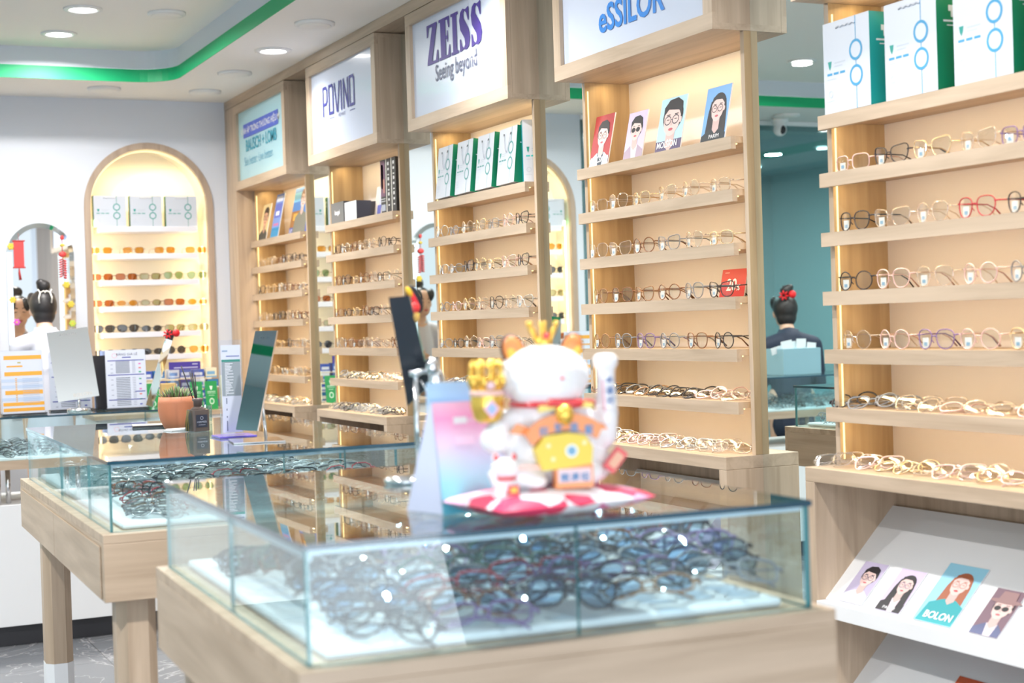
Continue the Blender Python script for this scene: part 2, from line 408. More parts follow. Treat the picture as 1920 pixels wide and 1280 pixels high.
for ni, (a, b, zt) in enumerate((N1, N2)):
    for i, z in enumerate(SH):
        o = MB().box(a+.05, b-.05, .0, .17, -.03, 0, NS).build('niche_shelf', None, (0, YB+.025, z), bevel=.002)
        tag(o, 'white shelf %s from the top in the %s' % (ORD[i+1], 'lit arched niche' if ni == 0 else 'second niche, seen only mirrored'), 'shelf', 'white shelves in the arched niches')
    lamp('niche_light', ((a+b)/2, YB+.03, zt-.12), .42, .7, WARM, (R(25), 0, 0), .02)
    for s in (-1, 1):
        lamp('niche_light', ((a+b)/2+s*((b-a)/2-.02), YB+.035, 1.55), .9, 1.15, WARM, (0, R(90)*s, R(-20)*s), .02)

# ================================================================ EYEWEAR
def clearplastic(name, tint, gl=.12):
    return glassy(name, tint, ior=1.5, base=gl, rough=.08)
FR = {
 'black': principled('frame_black', (.025, .022, .028), .25),
 'clear': clearplastic('frame_clear', (.90, .84, .80), .28),
 'pink': principled('frame_pink', (.78, .52, .50), .25, trans=.3),
 'brown': principled('frame_brown', (.20, .085, .04), .25),
 'tortoise': principled('frame_tortoise', (.30, .16, .08), .25),
 'gold': principled('frame_gold', (.72, .56, .36), .25, .85),
 'silver': principled('frame_silver', (.60, .62, .66), .25, .9),
 'red': principled('frame_red', (.42, .03, .05), .25),
 'grey': principled('frame_grey', (.22, .23, .26), .3),
 'purple': principled('frame_purple', (.20, .13, .30), .25),
 'blue': principled('frame_blue', (.05, .14, .30), .25),
 'dark green': principled('frame_dark_green', (.05, .13, .10), .25),
}
LENS = glassy('demo_lens', (.94, .95, .95), ior=1.5, base=.05)
LENSB = glassy('coated_lens', (.50, .66, .82), (.75, .9, 1), ior=1.5, base=.04)
SUN = {'amber': glassy('amber_lens', (.70, .34, .04), (1, .8, .5), base=.04), 'rust': glassy('rust_lens', (.50, .15, .03), (1, .8, .6), base=.04),
       'green': glassy('green_lens', (.28, .42, .18), base=.05), 'olive': glassy('olive_lens', (.45, .46, .24), base=.05), 'smoke': glassy('smoke_lens', (.07, .07, .08), base=.05)}
TAGW = principled('price_tag_white', (.88, .88, .86), .4)
TAGB = principled('price_tag_blue', (.30, .48, .66), .4)
def rimpts(shape, n):
    w, h = {'round': (.0245, .0225), 'square': (.0265, .0185), 'oval': (.0255, .0175), 'cat-eye': (.0265, .0205), 'boston': (.0245, .0225), 'aviator': (.0275, .0220)}[shape]
    e = {'round': 2.0, 'square': 3.6, 'oval': 2.2, 'cat-eye': 2.6, 'boston': 2.5, 'aviator': 2.5}[shape]
    pts = []
    for i in range(n):
        a = 2*PI*i/n; c, s = math.cos(a), math.sin(a)
        x = w*math.copysign(abs(c)**(2/e), c); z = h*math.copysign(abs(s)**(2/e), s)
        if shape in ('boston', 'aviator', 'cat-eye'): x *= 1+.16*z/h
        if shape == 'cat-eye' and c > 0 and s > 0: z += .005*c*s*2; x += .003*c*s
        if shape == 'aviator': x += -.003*(1-z/h)*.5
        pts.append((x, z))
    return pts, w, h
def wrap(x): return 2.2*x*x
def front_mb(shape, mat, n=22, k=5, thick=.0016):
    pts, w, h = rimpts(shape, n); off = w+.0085; mb = MB()
    for s in (-1, 1):
        mb.tube([(s*(off+x), wrap(off+x), h+.002+z) for x, z in pts], thick, mat, k, True)
        mb.tube([(s*(off+w*.92), wrap(off+w), h*1.5), (s*(off+w+.006), wrap(off+w)+.002, h*1.55), (s*(off+w+.008), wrap(off+w)+.008, h*1.55)], thick*1.25, mat, k)
        mb.tube([(s*.008, .001, h*.95), (s*.006, .005, h*.7)], thick*.8, mat, 4)
    mb.tube([(-.0095, .0005, h*1.25), (-.004, -.001, h*1.42), (.004, -.001, h*1.42), (.0095, .0005, h*1.25)], thick, mat, k)
    return mb
def lens_mb(shape, mat, s, n=22):
    pts, w, h = rimpts(shape, n); off = w+.0085; mb = MB()
    vs_ = [(s*(off+x*.97), wrap(off+x)+.0003, h+.002+z*.97) for x, z in pts] + [(s*off, wrap(off)-.0008, h+.002)]
    fs = [((i, (i+1) % n, n) if s < 0 else ((i+1) % n, i, n)) for i in range(n)]
    return mb.add(vs_, fs, mat, None, True)
def temple_mb(shape, mat, s, folded, k=4, thick=.0015):
    pts, w, h = rimpts(shape, 8); x = s*(2*w+.0165); z = h*1.55; mb = MB(); y0 = wrap(2*w)+.006
    if folded:
        d = .012 if s > 0 else .018
        return mb.tube([(x, y0, z), (x*.96, d, z), (x*.2, d+.002, z), (-x*.45, d+.002, z-.004), (-x*.85, d+.001, z-.024)], [thick, thick, thick, thick*1.2, thick*1.5], mat, k)
    return mb.tube([(x, y0, z), (x*1.01, .05, z+.001), (x*.99, .095, z), (x*.97, .118, z-.010), (x*.95, .14, .004)], [thick, thick, thick, thick*1.2, thick*1.6], mat, k)
def tag_mb(shape):
    pts, w, h = rimpts(shape, 8); off = w+.0085; mb = MB()
    mb.box(-off-.010, -off+.010, wrap(off)+.002, wrap(off)+.003, .003, .003+h*1.1, TAGW)
    return mb.box(-off-.005, -off+.005, wrap(off)+.0010, wrap(off)+.0019, .009, .017, TAGB)
EM = {}
def eyewear_meshes(shape, col, folded, lens, lo, k=22, thick=.0016):
    key = (shape, col, folded, lens.name, lo)
    if key in EM: return EM[key]
    fm = FR[col]
    if lo:
        mb = front_mb(shape, fm, 14, 4, .0017)
        for s in (-1, 1):
            l = lens_mb(shape, lens, s, 14); t = temple_mb(shape, fm, s, folded, 3)
            mb.add(l.v, l.f, lens, None, True); mb.add(t.v, t.f, fm, None, True)
        if not folded:
            tg = tag_mb(shape)
            for f, m_ in zip(tg.f, tg.m): mb.add([tg.v[i] for i in f], [list(range(len(f)))], tg.mats[m_])
        EM[key] = {'all': mb.mesh('eyeglasses')}
    else:
        EM[key] = {'frame_front': front_mb(shape, fm, k, 5, thick*(1.3 if folded else 1)).mesh('frame_front'), 'lens': [lens_mb(shape, lens, s, k).mesh('lens') for s in (-1, 1)],
                   'temple': [temple_mb(shape, fm, s, folded, 4, thick).mesh('temple') for s in (-1, 1)]}
        if not folded: EM[key]['price_tag'] = tag_mb(shape).mesh('price_tag')
    return EM[key]
def eyewear(shape, col, folded, loc, rot, label, group, lens=None, lo=False, name='eyeglasses', cat='eyeglasses', tagged=True, scale=1):
    ms = eyewear_meshes(shape, col, folded, lens or LENS, lo)
    if lo: o = inst(name, ms['all'], None, loc)
    else:
        o = bpy.data.objects.new(name, None); COL.objects.link(o); o.location = loc; o.empty_display_size = .03
        inst('frame_front', ms['frame_front'], o)
        for m_ in ms['lens']: inst('lens', m_, o)
        for m_ in ms['temple']: inst('temple', m_, o)
        if tagged and 'price_tag' in ms: inst('price_tag', ms['price_tag'], o)
    o.rotation_euler = rot
    if scale != 1: o.scale = (scale,)*3
    return tag(o, label, cat, group)

# sunglasses in the niche
rows = [[('amber', 'square', 1.60, 1.722), ('amber', 'square', 1.735, 1.84), ('amber', 'square', 1.862, 1.978), ('amber', 'square', 2.02, 2.14)],
        [('rust', 'square', 0, 0), ('rust', 'square', 0, 0), ('olive', 'square', 0, 0), ('green', 'boston', 0, 0), ('green', 'boston', 0, 0)],
        [('rust', 'square', 0, 0), ('amber', 'oval', 0, 0), ('olive', 'oval', 0, 0), ('rust', 'square', 0, 0), ('amber', 'oval', 0, 0)],
        [('smoke', 'aviator', 0, 0), ('smoke', 'aviator', 0, 0), ('smoke', 'oval', 0, 0), ('olive', 'square', 0, 0), ('olive', 'square', 0, 0)],
        [('smoke', 'oval', 0, 0), ('smoke', 'oval', 0, 0), ('smoke', 'oval', 0, 0), ('smoke', 'round', 0, 0), ('amber', 'boston', 0, 0)]]
frc = {'amber': 'gold', 'rust': 'brown', 'olive': 'tortoise', 'green': 'gold', 'smoke': 'black'}
for r_, row in enumerate(rows):
    n = len(row)
    for i, (c, shp, *_r) in enumerate(row):
        x = N1[0]+.060+i*(.524/(n-1))
        eyewear(shp, frc[c], False, (x, YB+.035, SH[r_+1]), (0, 0, R(random.uniform(-6, 6))), '%s %s sunglasses, %s from left on %s sunglasses shelf of the lit arch' % (c, shp, ORD[i+1], ORD[r_+1]),
                'sunglasses on the niche shelves', SUN[c], name='sunglasses', cat='sunglasses', tagged=False, scale=.92)
for r_ in range(5):
    for i in range(2):
        c = ['amber', 'smoke', 'olive', 'smoke', 'rust'][r_]
        eyewear('aviator', frc[c], False, (.45+i*.15, YB+.035, SH[r_+1]), (0, 0, 0), '%s sunglasses on %s shelf of the mirrored second niche' % (c, ORD[r_+1]),
                'sunglasses in the second niche', SUN[c], name='sunglasses', cat='sunglasses', tagged=False, scale=.9)

# ================================================================ SHOP BAGS
BAGW = principled('bag_white', (.62, .66, .74), .35)
BAGG = C(8, 118, 84); BAGT = C(20, 140, 140); BLUEP = C(64, 150, 196); TEALP = C(40, 150, 140); GREYP = C(190, 198, 210); ROPE = C(200, 205, 215)
def bag(loc, rz, w_, h_, d_, label, group, side=None, ringc=None, lean=0, handle=False, dark=None):
    side = side or BAGG; ringc = ringc or BLUEP
    t = thing('paper_shopping_bag', label, 'shopping bag', loc, 0, group, rot=(-lean, 0, rz))
    mb = MB(); mb.box(-w_/2, w_/2, 0, d_, 0, h_, BAGW, mats=[side, side, None, None, None, None])
    # printed loops, crest and lines
    cx = w_*.21
    rect(mb, cx-.0012, cx+.0012, 0, h_, ringc); ring(mb, cx, h_*.63, h_*.100, h_*.030, ringc, -.0007); ring(mb, cx, h_*.354, h_*.100, h_*.030, ringc, -.0007)
    mb.disc((cx, h_*.63), h_*.088, h_*.088, -.0006, BAGW); mb.disc((cx, h_*.354), h_*.088, h_*.088, -.0006, BAGW)
    for k_ in range(3): rect(mb, -w_*.42+k_*w_*.14, -w_*.42+k_*w_*.14+w_*.11, h_*.415, h_*.44, ringc)
    rect(mb, -w_*.26, -w_*.02, h_*.535, h_*.55, GREYP); rect(mb, -w_*.26, -w_*.08, h_*.50, h_*.512, GREYP); rect(mb, -w_*.42, -w_*.22, h_*.37, h_*.378, GREYP)
    mb.prism([(-w_*.40, h_*.57), (-w_*.32, h_*.57), (-w_*.335, h_*.51), (-w_*.36, h_*.475), (-w_*.385, h_*.51)], -.0006, -.0001, TEALP)
    ring(mb, -w_*.35, h_*.21, h_*.035, h_*.008, GREYP); rect(mb, -w_*.44, -w_*.26, h_*.13, h_*.137, GREYP)
    mb.build('bag_body', t)
    mb = MB()    # crest printed on the gusset (facing right, +x)
    for (y0, y1, z0, z1) in ((.35, .65, .80, .86), (.42, .58, .74, .80), (.2, .8, .69, .71), (.3, .7, .65, .662)):
        mb.add([(w_/2+.0005, d_*y0, h_*z0), (w_/2+.0005, d_*y1, h_*z0), (w_/2+.0005, d_*y1, h_*z1), (w_/2+.0005, d_*y0, h_*z1)], [(0, 1, 2, 3)], BAGW)
    mb.build('gusset_print', t)
    mb = MB()
    if handle: mb.tube([(-w_*.18+w_*.36*i/8, -.004, h_*(.86-.30*math.sin(PI*i/8))) for i in range(9)], .0014, ROPE, 5); mb.tube([(-w_*.2, -.003, h_*.90), (-w_*.18, -.004, h_*.86)], .0016, BLACK, 5); mb.tube([(w_*.2, -.003, h_*.90), (w_*.18, -.004, h_*.86)], .0016, BLACK, 5)
    else: mb.tube([(-w_*.2+w_*.4*i/8, -.0015, h_*.92+(.004 if i % 2 else 0)) for i in range(9)], .0022, ROPE, 5)
    mb.build('rope_handle', t)
    return t
for i in range(3):
    bag((1.655+i*.198, YB+.03, SH[0]), 0, .175, .17, .05, 'white shopping bag with teal circles, %s in the lit arched niche' % ['left', 'middle', 'right'][i], 'shopping bags in the arched niche', ringc=TEALP, dark=1)
for i in range(2):
    bag((.47+i*.2, YB+.03, SH[0]), 0, .175, .17, .05, 'white shopping bag in the second niche, seen only mirrored', 'shopping bags in the second niche', ringc=TEALP)

# ================================================================ PRINTED CARDS AND PORTRAITS
def card(label, loc, rot, w_, h_, bgc, draw, name='portrait_card', cat='poster', group=None, thick=.004, edge=None):
    mb = MB(); mb.box(0, w_, 0, thick, 0, h_, bgc, mats=[edge or WHITE, edge or WHITE, None, WHITE, edge or WHITE, edge or WHITE])
    if draw: draw(mb, w_, h_)
    o = mb.build(name, None, loc, rot)
    return tag(o, label, cat, group)
def portrait(skin=(228, 196, 190), hair=(30, 28, 34), shirt=(200, 215, 228), face=(.5, .6), fr=(.17, .19), long_=False, shades=False, inner=None, tilt=0, hat=None, frame=(40, 40, 50), lips=(190, 90, 100), shadec=(25, 25, 30)):
    S, Hc, T = C(*skin), C(*hair), C(*shirt); shadow = C(*[int(v*.9) for v in skin])
    def d(mb, w_, h_):
        fx, fz = face[0]*w_, face[1]*h_; rx, rz = fr[0]*w_*1.45, fr[1]*h_*1.22
        cl = lambda x: max(.001, min(w_-.001, x))
        if long_:
            mb.add([(cl(fx+a*rx), -.0002, max(.001, fz+b*rz)) for a, b in ((-1.1, .7), (-1.35, -.2), (-1.5, -1.9), (1.5, -1.9), (1.35, -.2), (1.1, .7))], [range(6)], Hc)
        mb.add([(x, -.0003, z) for x, z in ((cl(fx-2.4*rx), .001), (cl(fx-2.1*rx), fz-2.0*rz), (cl(fx-.7*rx), fz-1.45*rz), (cl(fx+.7*rx), fz-1.45*rz), (cl(fx+2.1*rx), fz-2.0*rz), (cl(fx+2.4*rx), .001))], [range(6)], T)
        if inner: mb.add([(x, -.0004, z) for x, z in ((cl(fx-.25*rx), .001), (cl(fx-.6*rx), fz-1.45*rz), (cl(fx+.6*rx), fz-1.45*rz), (cl(fx+.5*rx), .001))], [range(4)], C(*inner))
        mb.add([(x, -.0005, z) for x, z in ((fx-.45*rx, fz-1.6*rz), (fx-.5*rx, fz-.5*rz), (fx+.5*rx, fz-.5*rz), (fx+.5*rx, fz-1.6*rz), (fx, fz-1.95*rz))], [range(5)], shadow)
        mb.disc((fx+.06*rx, fz+.28*rz), rx*1.12, rz*1.0, -.0006, Hc, 20)
        mb.add([(fx+rx*x, -.0008, fz+rz*z) for x, z in ((-.92, .45), (-.9, -.1), (-.75, -.55), (-.35, -.92), (0, -1), (.35, -.9), (.78, -.5), (.95, -.05), (.93, .4), (.5, .72), (-.5, .78))], [range(11)], S)
        mb.disc((fx+rx*.98, fz-.05*rz), rx*.12, rz*.2, -.0007, S, 10)
        if long_ or hat: mb.add([(fx+rx*x, -.0009, fz+rz*z) for x, z in ((-1.05, .3), (-.85, .95), (0, 1.25), (.85, .95), (1.05, .3), (.6, .7), (0, .85), (-.6, .7))], [range(8)], C(*(hat or hair)))
        else: mb.add([(fx+rx*x, -.0009, fz+rz*z) for x, z in ((-1.0, .35), (-1.02, .9), (-.5, 1.35), (.4, 1.42), (1.0, 1.1), (1.12, .4), (.95, .25), (.7, .6), (-.5, .75))], [range(9)], Hc)
        fm = C(*frame)
        for s in (-1, 1):
            if shades: mb.disc((fx-.05*rx+s*.42*rx, fz+.05*rz), rx*.36, rz*.24, -.0012, C(*shadec), 14)
            else:
                rect(mb, fx+s*.42*rx-.14*rx, fx+s*.42*rx+.14*rx, fz+.05*rz, fz+.10*rz, Hc, -.0011)
                ring(mb, fx-.03*rx+s*.43*rx, fz+.04*rz, rz*.27, rz*.06, fm, -.0012, 16, rx*.35)
            rect(mb, fx+s*.45*rx-.2*rx, fx+s*.45*rx+.2*rx, fz+.36*rz, fz+.42*rz, Hc, -.0011)
        rect(mb, fx-.1*rx, fx+.08*rx, fz+.05*rz, fz+.09*rz, fm, -.0012)
        mb.add([(fx+rx*x, -.0010, fz+rz*z) for x, z in ((-.05, .0), (-.14, -.3), (.1, -.32), (.05, 0))], [range(4)], shadow)
        mb.disc((fx-.02*rx, fz-.55*rz), rx*.26, rz*.09, -.0011, C(*lips), 10)
        if hat:
            mb.disc((fx, fz+.75*rz), rx*1.7, rz*.24, -.0013, C(*hat), 18); mb.add([(fx+rx*x, -.00135, fz+rz*z) for x, z in ((-.95, .8), (-.8, 1.7), (.8, 1.7), (.95, .8))], [range(4)], C(*hat))
    return d
def both(*fs_):
    def d(mb, w_, h_):
        for f in fs_: f(mb, w_, h_)
    return d
def wr(body, x, z, size, col, sx=1, off=.0, align='LEFT', y=-.0015):
    def d(mb, w_, h_): text(mb, body, x*w_, z*h_, size, C(*col), y, sx, off, align)
    return d
def bands(*bs):     # (x0,x1,z0,z1,colour)
    def d(mb, w_, h_):
        for i, (a, b, c, e, col) in enumerate(bs): rect(mb, a*w_, b*w_, c*h_, e*h_, C(*col), -.00015-.00001*i)
    return d

# ================================================================ CABINETS
# local frame of a cabinet: x to the right along the wall, y into the wall, z up; world x = 2.307 + y, world y = yl - x
XS, CW, PITCHY, GAP = 2.307, .944, 1.3025, .3585
YL = [8.3925-i*PITCHY for i in range(5)]
ST = [1.865, 1.720, 1.571, 1.423, 1.277, 1.131]
BAYN = ['cabinet against the back wall', 'second cabinet from the back wall', 'middle cabinet', 'cabinet with the red card', 'cabinet nearest the camera']
BS = ['far cabinet', 'second far cabinet', 'middle cabinet', 'red-card cabinet', 'nearest cabinet']
SIGNF = [principled('sign_face_cyan', (.42, .68, .76), .28, 0, .25), principled('sign_face_white', (.60, .66, .80), .26, 0, .25)]
NAVY, VIOLET, INDIGO, SKY = C(52, 62, 120), C(70, 50, 140), C(56, 58, 138), C(40, 130, 215)
def sign_art(i, mb, w_, h_):
    if i == 0:
        rect(mb, w_*.12, w_*.88, h_*.60, h_*.80, C(84, 104, 200)); text(mb, 'KÍNH ÁP TRÒNG THƯƠNG HIỆU MỸ', w_*.5, h_*.66, .046, WHITE, -.0008, .98, .0006, 'CENTER')
        text(mb, 'BAUSCH + LOMB', w_*.5, h_*.40, .090, C(60, 160, 184), -.0006, .84, .0012, 'CENTER')
        text(mb, 'See better. Live better.', w_*.44, h_*.20, .068, C(110, 176, 200), -.0006, .86, 0, 'CENTER')
    if i == 1:
        H_ = .125; wl = .062; z0 = h_*.44; x = w_*.20; sw = .0125
        gl = {'P': [[(0, 0), (0, 1), (.75, 1), (1, .88), (1, .5), (.75, .4), (0, .4)]], 'O': [[(.0, .0), (0, 1), (.8, 1), (1, .88), (1, 0), (0, 0)]], 'V': [[(0, 1), (.42, 0), (.58, 0), (1, 1)]],
              'I': [[(.5, 0), (.5, 1)]], 'N': [[(0, 0), (0, 1), (1, 0), (1, 1)]]}
        for ch, wd, adv in (('P', .055, .085), ('O', .055, .078), ('V', .068, .084), ('I', .016, .040), ('N', .056, .083), ('O', .055, .06)):
            for st in gl[ch]: stroke(mb, [(x+px*wd, z0+pz*H_) for px, pz in st], sw, INDIGO)
            x += adv
        text(mb, 'Airwear', w_*.5, h_*.36, .030, C(120, 124, 150), -.0006, 1, 0, 'CENTER')
        rect(mb, w_*.30, w_*.38, h_*.375, h_*.382, INDIGO); rect(mb, w_*.63, w_*.71, h_*.375, h_*.382, INDIGO)
    if i == 2:
        gl = {'Z': [[(0, 1), (.93, 1), (.93, .93), (.42, .07), (.78, .07), (.9, .3), (1, .3), (1, 0), (0, 0), (0, .07), (.52, .93), (.2, .93), (.08, .7), (0, .7)]],
              'E': [[(0, 0), (1, 0), (1, .3), (.92, .3), (.8, .07), (.6, .07), (.6, .47), (.72, .47), (.76, .38), (.82, .38), (.82, .66), (.76, .66), (.72, .55), (.6, .55), (.6, .93), (.78, .93), (.88, .72), (.97, .72), (.97, 1), (0, 1), (0, .93), (.14, .93), (.14, .07), (0, .07)]],
              'I': [[(0, 0), (1, 0), (1, .07), (.78, .07), (.78, .93), (1, .93), (1, 1), (0, 1), (0, .93), (.22, .93), (.22, .07), (0, .07)]],
              'S': [[(0, .30), (.1, .30), (.22, .12), (.4, .06), (.52, .14), (.48, .28), (.08, .52), (0, .75), (.12, .93), (.35, 1), (.6, .96), (.86, 1), (.92, 1), (.92, .68), (.84, .68), (.7, .86), (.52, .94), (.40, .88), (.42, .76), (.88, .48), (1, .26), (.88, .07), (.62, 0), (.34, .04), (.08, 0), (0, 0)]]}
        x = w_*.18
        for ch, wd in (('Z', .110), ('E', .105), ('I', .068), ('S', .095), ('S', .095)):
            vs_ = [(x+a*wd, -.0006, h_*.50+b*.155) for a, b in gl[ch][0]]
            mb.add(vs_, [list(range(len(vs_)))], VIOLET); x += wd+.012
        text(mb, 'Seeing beyond', w_*.5, h_*.31, .088, C(96, 102, 130), -.0006, .78, .0008, 'CENTER')
    if i == 3: text(mb, 'essilor', w_*.5, h_*.20, .135, SKY, -.0006, .98, .003, 'CENTER') if False else text(mb, 'eSSILOR', w_*.51, h_*.165, .115, SKY, -.0006, .95, .0025, 'CENTER')
def cabinet(i):
    t = thing('display_cabinet', 'oak ' + BAYN[i] + ', with ' + ['a pale blue lens sign', 'a white sign in thin purple capitals', 'a white sign in bold purple capitals', 'a white sign in rounded blue letters', 'white shopping bags and posters below'][i], 'cabinet', (XS, YL[i], 0), R(-90))
    for x in (0, CW-.018): MB().box(x, x+.018, .098, .283, .9865, 2.1485, WI, mats=[WI, WI, WZ, WI, WI, WI]).build('side_panel', t)
    MB().box(.018, CW-.018, .265, .283, .9865, 2.1485, CREAM).build('back_panel', t)
    # sign box: frame with four rails, underside and sides
    z0, z1, bw = 2.149, 2.615, .046
    mb = MB(); mb.box(0, CW, .0165, .283, z0, z0+.018, WX); mb.box(0, CW, .0165, .283, z1-.018, z1, WX)
    mb.box(0, .018, .0165, .283, z0+.018, z1-.018, WZ); mb.box(CW-.018, CW, .0165, .283, z0+.018, z1-.018, WZ)
    mb.build('sign_box', t)
    mb = MB(); mb.box(.0, CW, -.002, .016, z0, z0+bw, WX); mb.box(0, CW, -.002, .016, z1-bw, z1, WX); mb.box(0, bw, -.002, .016, z0+bw, z1-bw, WZ); mb.box(CW-bw, CW, -.002, .016, z0+bw, z1-bw, WZ)
    mb.build('sign_frame', t)
    mb = MB(); w_, h_ = CW-2*bw, z1-z0-2*bw
    mb.box(0, w_, 0, .004, 0, h_, SIGNF[0 if i == 0 else 1]); p = mb.build('sign_panel', t, (bw, .012, z0+bw))
    if i < 4:
        mb = MB(); sign_art(i, mb, w_, h_); mb.v = [(v[0], v[1]-.0022, v[2]) for v in mb.v]; mb.build('lettering', p)
    # shelves
    for k_, z in enumerate(ST):
        mb = MB(); mb.box(-.003, .905, .072, .088, z-.035, z, WX); mb.box(.019, .905, .088, .264, z-.018, z, WX); mb.build('shelf', t)
        s = MB().box(.03, .895, .092, .100, z-.0215, z-.0185, LED).build('led_strip', t)
        lamp('shelf_light', (XS+.098, YL[i]-.47, z-.023), .86, .46, WARM, (0, R(-14), R(90)) if False else (R(14), 0, R(-90)), .010)
    lamp('shelf_light', (XS+.15, YL[i]-.47, z0-.004), .86, .72, WARM, (R(14), 0, R(-90)), .012)
    for x in (.0195, CW-.0215): MB().box(x, x+.002, .106, .110, 1.0, 2.12, LED).build('led_strip', t)
    # lower unit
    g = MB(); zt = .986; th = .036
    g.box(0, CW, 0, .2645, zt-th, zt, WX); g.box(0, th, 0, .2645, 0, zt-th, WZ); g.box(CW-th, CW, 0, .2645, 0, zt-th, WZ)
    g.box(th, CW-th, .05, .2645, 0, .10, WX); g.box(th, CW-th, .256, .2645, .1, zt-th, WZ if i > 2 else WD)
    g.build('lower_unit', t, bevel=.0015)
    if i >= 2:
        for k_, (zl) in enumerate((.657, .359)):
            mb = MB(); y0, y1 = .025, .243; z2 = zl+.216
            mb.add([(th, y0, zl), (CW-th, y0, zl), (CW-th, y1, z2), (th, y1, z2), (th, y0+.012, zl-.014), (CW-th, y0+.012, zl-.014), (CW-th, y1+.012, z2-.014), (th, y1+.012, z2-.014)],
                   [(0, 1, 2, 3), (7, 6, 5, 4), (0, 4, 5, 1), (0, 3, 7, 4), (1, 5, 6, 2), (3, 2, 6, 7)], WHITE)
            mb.box(th+.001, CW-th-.001, -.003, y0+.014, zl-.037, zl-.001, WHITE)
            mb.build('sloping_board', t)
    else:
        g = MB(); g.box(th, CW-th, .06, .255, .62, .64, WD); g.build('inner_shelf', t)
    return t
for i in range(5): cabinet(i)
for i in range(5):      # mirror strips between the cabinets
    y1 = YL[i]-CW; t = thing('mirror_panel', 'tall mirror strip between ' + ['the pale blue sign and thin purple sign cabinets', 'thin purple sign and bold purple sign cabinets', 'the bold purple sign and blue sign cabinets', 'the blue sign cabinet and nearest cabinet', 'cabinets outside the frame'][i], 'mirror', (XS+.12, y1, .0), R(-90))
    MB().box(.001, GAP-.001, 0, .006, .0, 2.614, MIRROR).build('glass', t)
    MB().box(.001, GAP-.001, .006, .02, .0, 2.614, WD).build('backing', t)
# oak filler at the back wall, and the strip under the ceiling
mb = MB(); mb.box(XS, XW-.001, YL[0]+.001, YB-.001, 0, 2.616, WZ); tag(mb.build('trim_2', None), kind='structure')
mb = MB(); mb.box(XS-.001, XW-.001, -.6, YB-.001, 2.6185, ZC-.001, WY); tag(mb.build('trim_3', None), kind='structure')
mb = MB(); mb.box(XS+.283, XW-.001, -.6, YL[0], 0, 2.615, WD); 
tag(mb.build('trim_4', None), kind='structure')

def on(i, x, y, z): return (XS+y, YL[i]-x, z)
RZ = R(-90)
# ---- standing eyeglasses
PAL = {0: ['black', 'gold', 'black', 'silver', 'clear', 'brown', 'gold'], 1: ['gold', 'clear', 'black', 'silver', 'brown', 'clear'], 2: ['silver', 'clear', 'gold', 'black', 'pink', 'grey'],
       3: ['clear', 'gold', 'brown', 'black'], 4: ['black', 'clear', 'gold', 'purple']}
SHP = ['round', 'square', 'boston', 'oval', 'cat-eye', 'boston']
rnd = random.Random(3)
spec = {}
spec[3] = {1: [('square', 'clear'), ('boston', 'clear'), ('square', 'gold'), ('cat-eye', 'clear'), ('round', 'clear'), ('square', 'clear')],
           2: [('boston', 'clear'), ('cat-eye', 'clear'), ('round', 'brown'), ('cat-eye', 'grey'), ('boston', 'clear'), ('square', 'gold')],
           3: [('boston', 'tortoise'), ('boston', 'brown'), ('cat-eye', 'tortoise'), ('round', 'brown'), ('boston', 'grey'), ('cat-eye', 'black')],
           4: [('round', 'tortoise'), ('boston', 'grey'), ('boston', 'purple'), ('round', 'grey'), ('boston', 'brown'), ('round', 'black')]}
spec[4] = {1: [('square', 'pink'), ('cat-eye', 'black'), ('cat-eye', 'gold'), ('cat-eye', 'clear'), ('square', 'purple')],
           2: [('boston', 'black'), ('cat-eye', 'clear'), ('boston', 'clear'), ('boston', 'red'), ('boston', 'black')],
           3: [('round', 'black'), ('boston', 'pink'), ('boston', 'clear'), ('round', 'pink'), ('round', 'grey')],
           4: [('round', 'clear'), ('round', 'pink'), ('boston', 'purple'), ('round', 'pink'), ('boston', 'gold')]}
for i in range(5):
    levels = (1, 2, 3, 4, 5) if i == 0 else (1, 2, 3, 4)
    for lv in levels:
        n = 7 if i < 3 else 6
        lst = spec.get(i, {}).get(lv) or [(rnd.choice(SHP), rnd.choice(PAL[i])) for _ in range(n)]
        step = .86/n if i < 4 else .147
        for j, (shp, col) in enumerate(lst):
            x = .075+(j+.0)*step + (rnd.uniform(-.006, .006)) + (.0 if i < 4 else .01)
            yy = .092 if i < 4 else .096
            eyewear(shp, col, False, on(i, x, yy+.004, ST[lv]), (0, 0, RZ+R(rnd.uniform(-9, 5))), '%s %s eyeglasses, %s from left on %s eyewear shelf, %s' % (col, shp, ORD[j+1], ORD[lv], BS[i]),
                    'eyeglasses standing on the cabinet shelves', lo=(i < 3))
# ---- folded eyeglasses lying on the low shelves of the two near cabinets

def lying(i, z, x0, x1, n, where, pal, yy):
    for j in range(n):
        x = x0+(x1-x0)*j/(n-1)
        c = rnd.choice(pal(j/(n-1))); s = rnd.choice(['round', 'boston', 'oval', 'cat-eye'])
        eyewear(s, c, True, on(i, x, yy+rnd.uniform(-.006, .01), z+.004), (R(-52+rnd.uniform(-8, 8)), R(rnd.uniform(-6, 6)), RZ+R(34+rnd.uniform(-10, 10))),
                '%s %s folded eyeglasses, %s from left lying on %s, %s' % (c, s, ORD[j+1], where, BS[i]), 'folded eyeglasses lying on the low shelves')
dk = lambda f: ['black', 'grey', 'black', 'tortoise'] if f < .6 else ['clear', 'clear', 'pink', 'black']
lt = lambda f: ['clear', 'gold', 'clear', 'pink', 'clear', 'silver']
lying(3, ST[5], .07, .86, 12, 'the lowest shelf', dk, .105)
lying(3, .987, .06, .86, 13, 'the wide ledge', lt, .06)
lying(4, ST[5], .06, .70, 9, 'the lowest shelf', lambda f: ['black', 'grey', 'clear', 'black'] if f < .55 else ['clear', 'pink', 'gold'], .105)
lying(4, .987, .05, .70, 10, 'the wide ledge', lambda f: ['clear', 'gold', 'pink', 'clear'], .06)

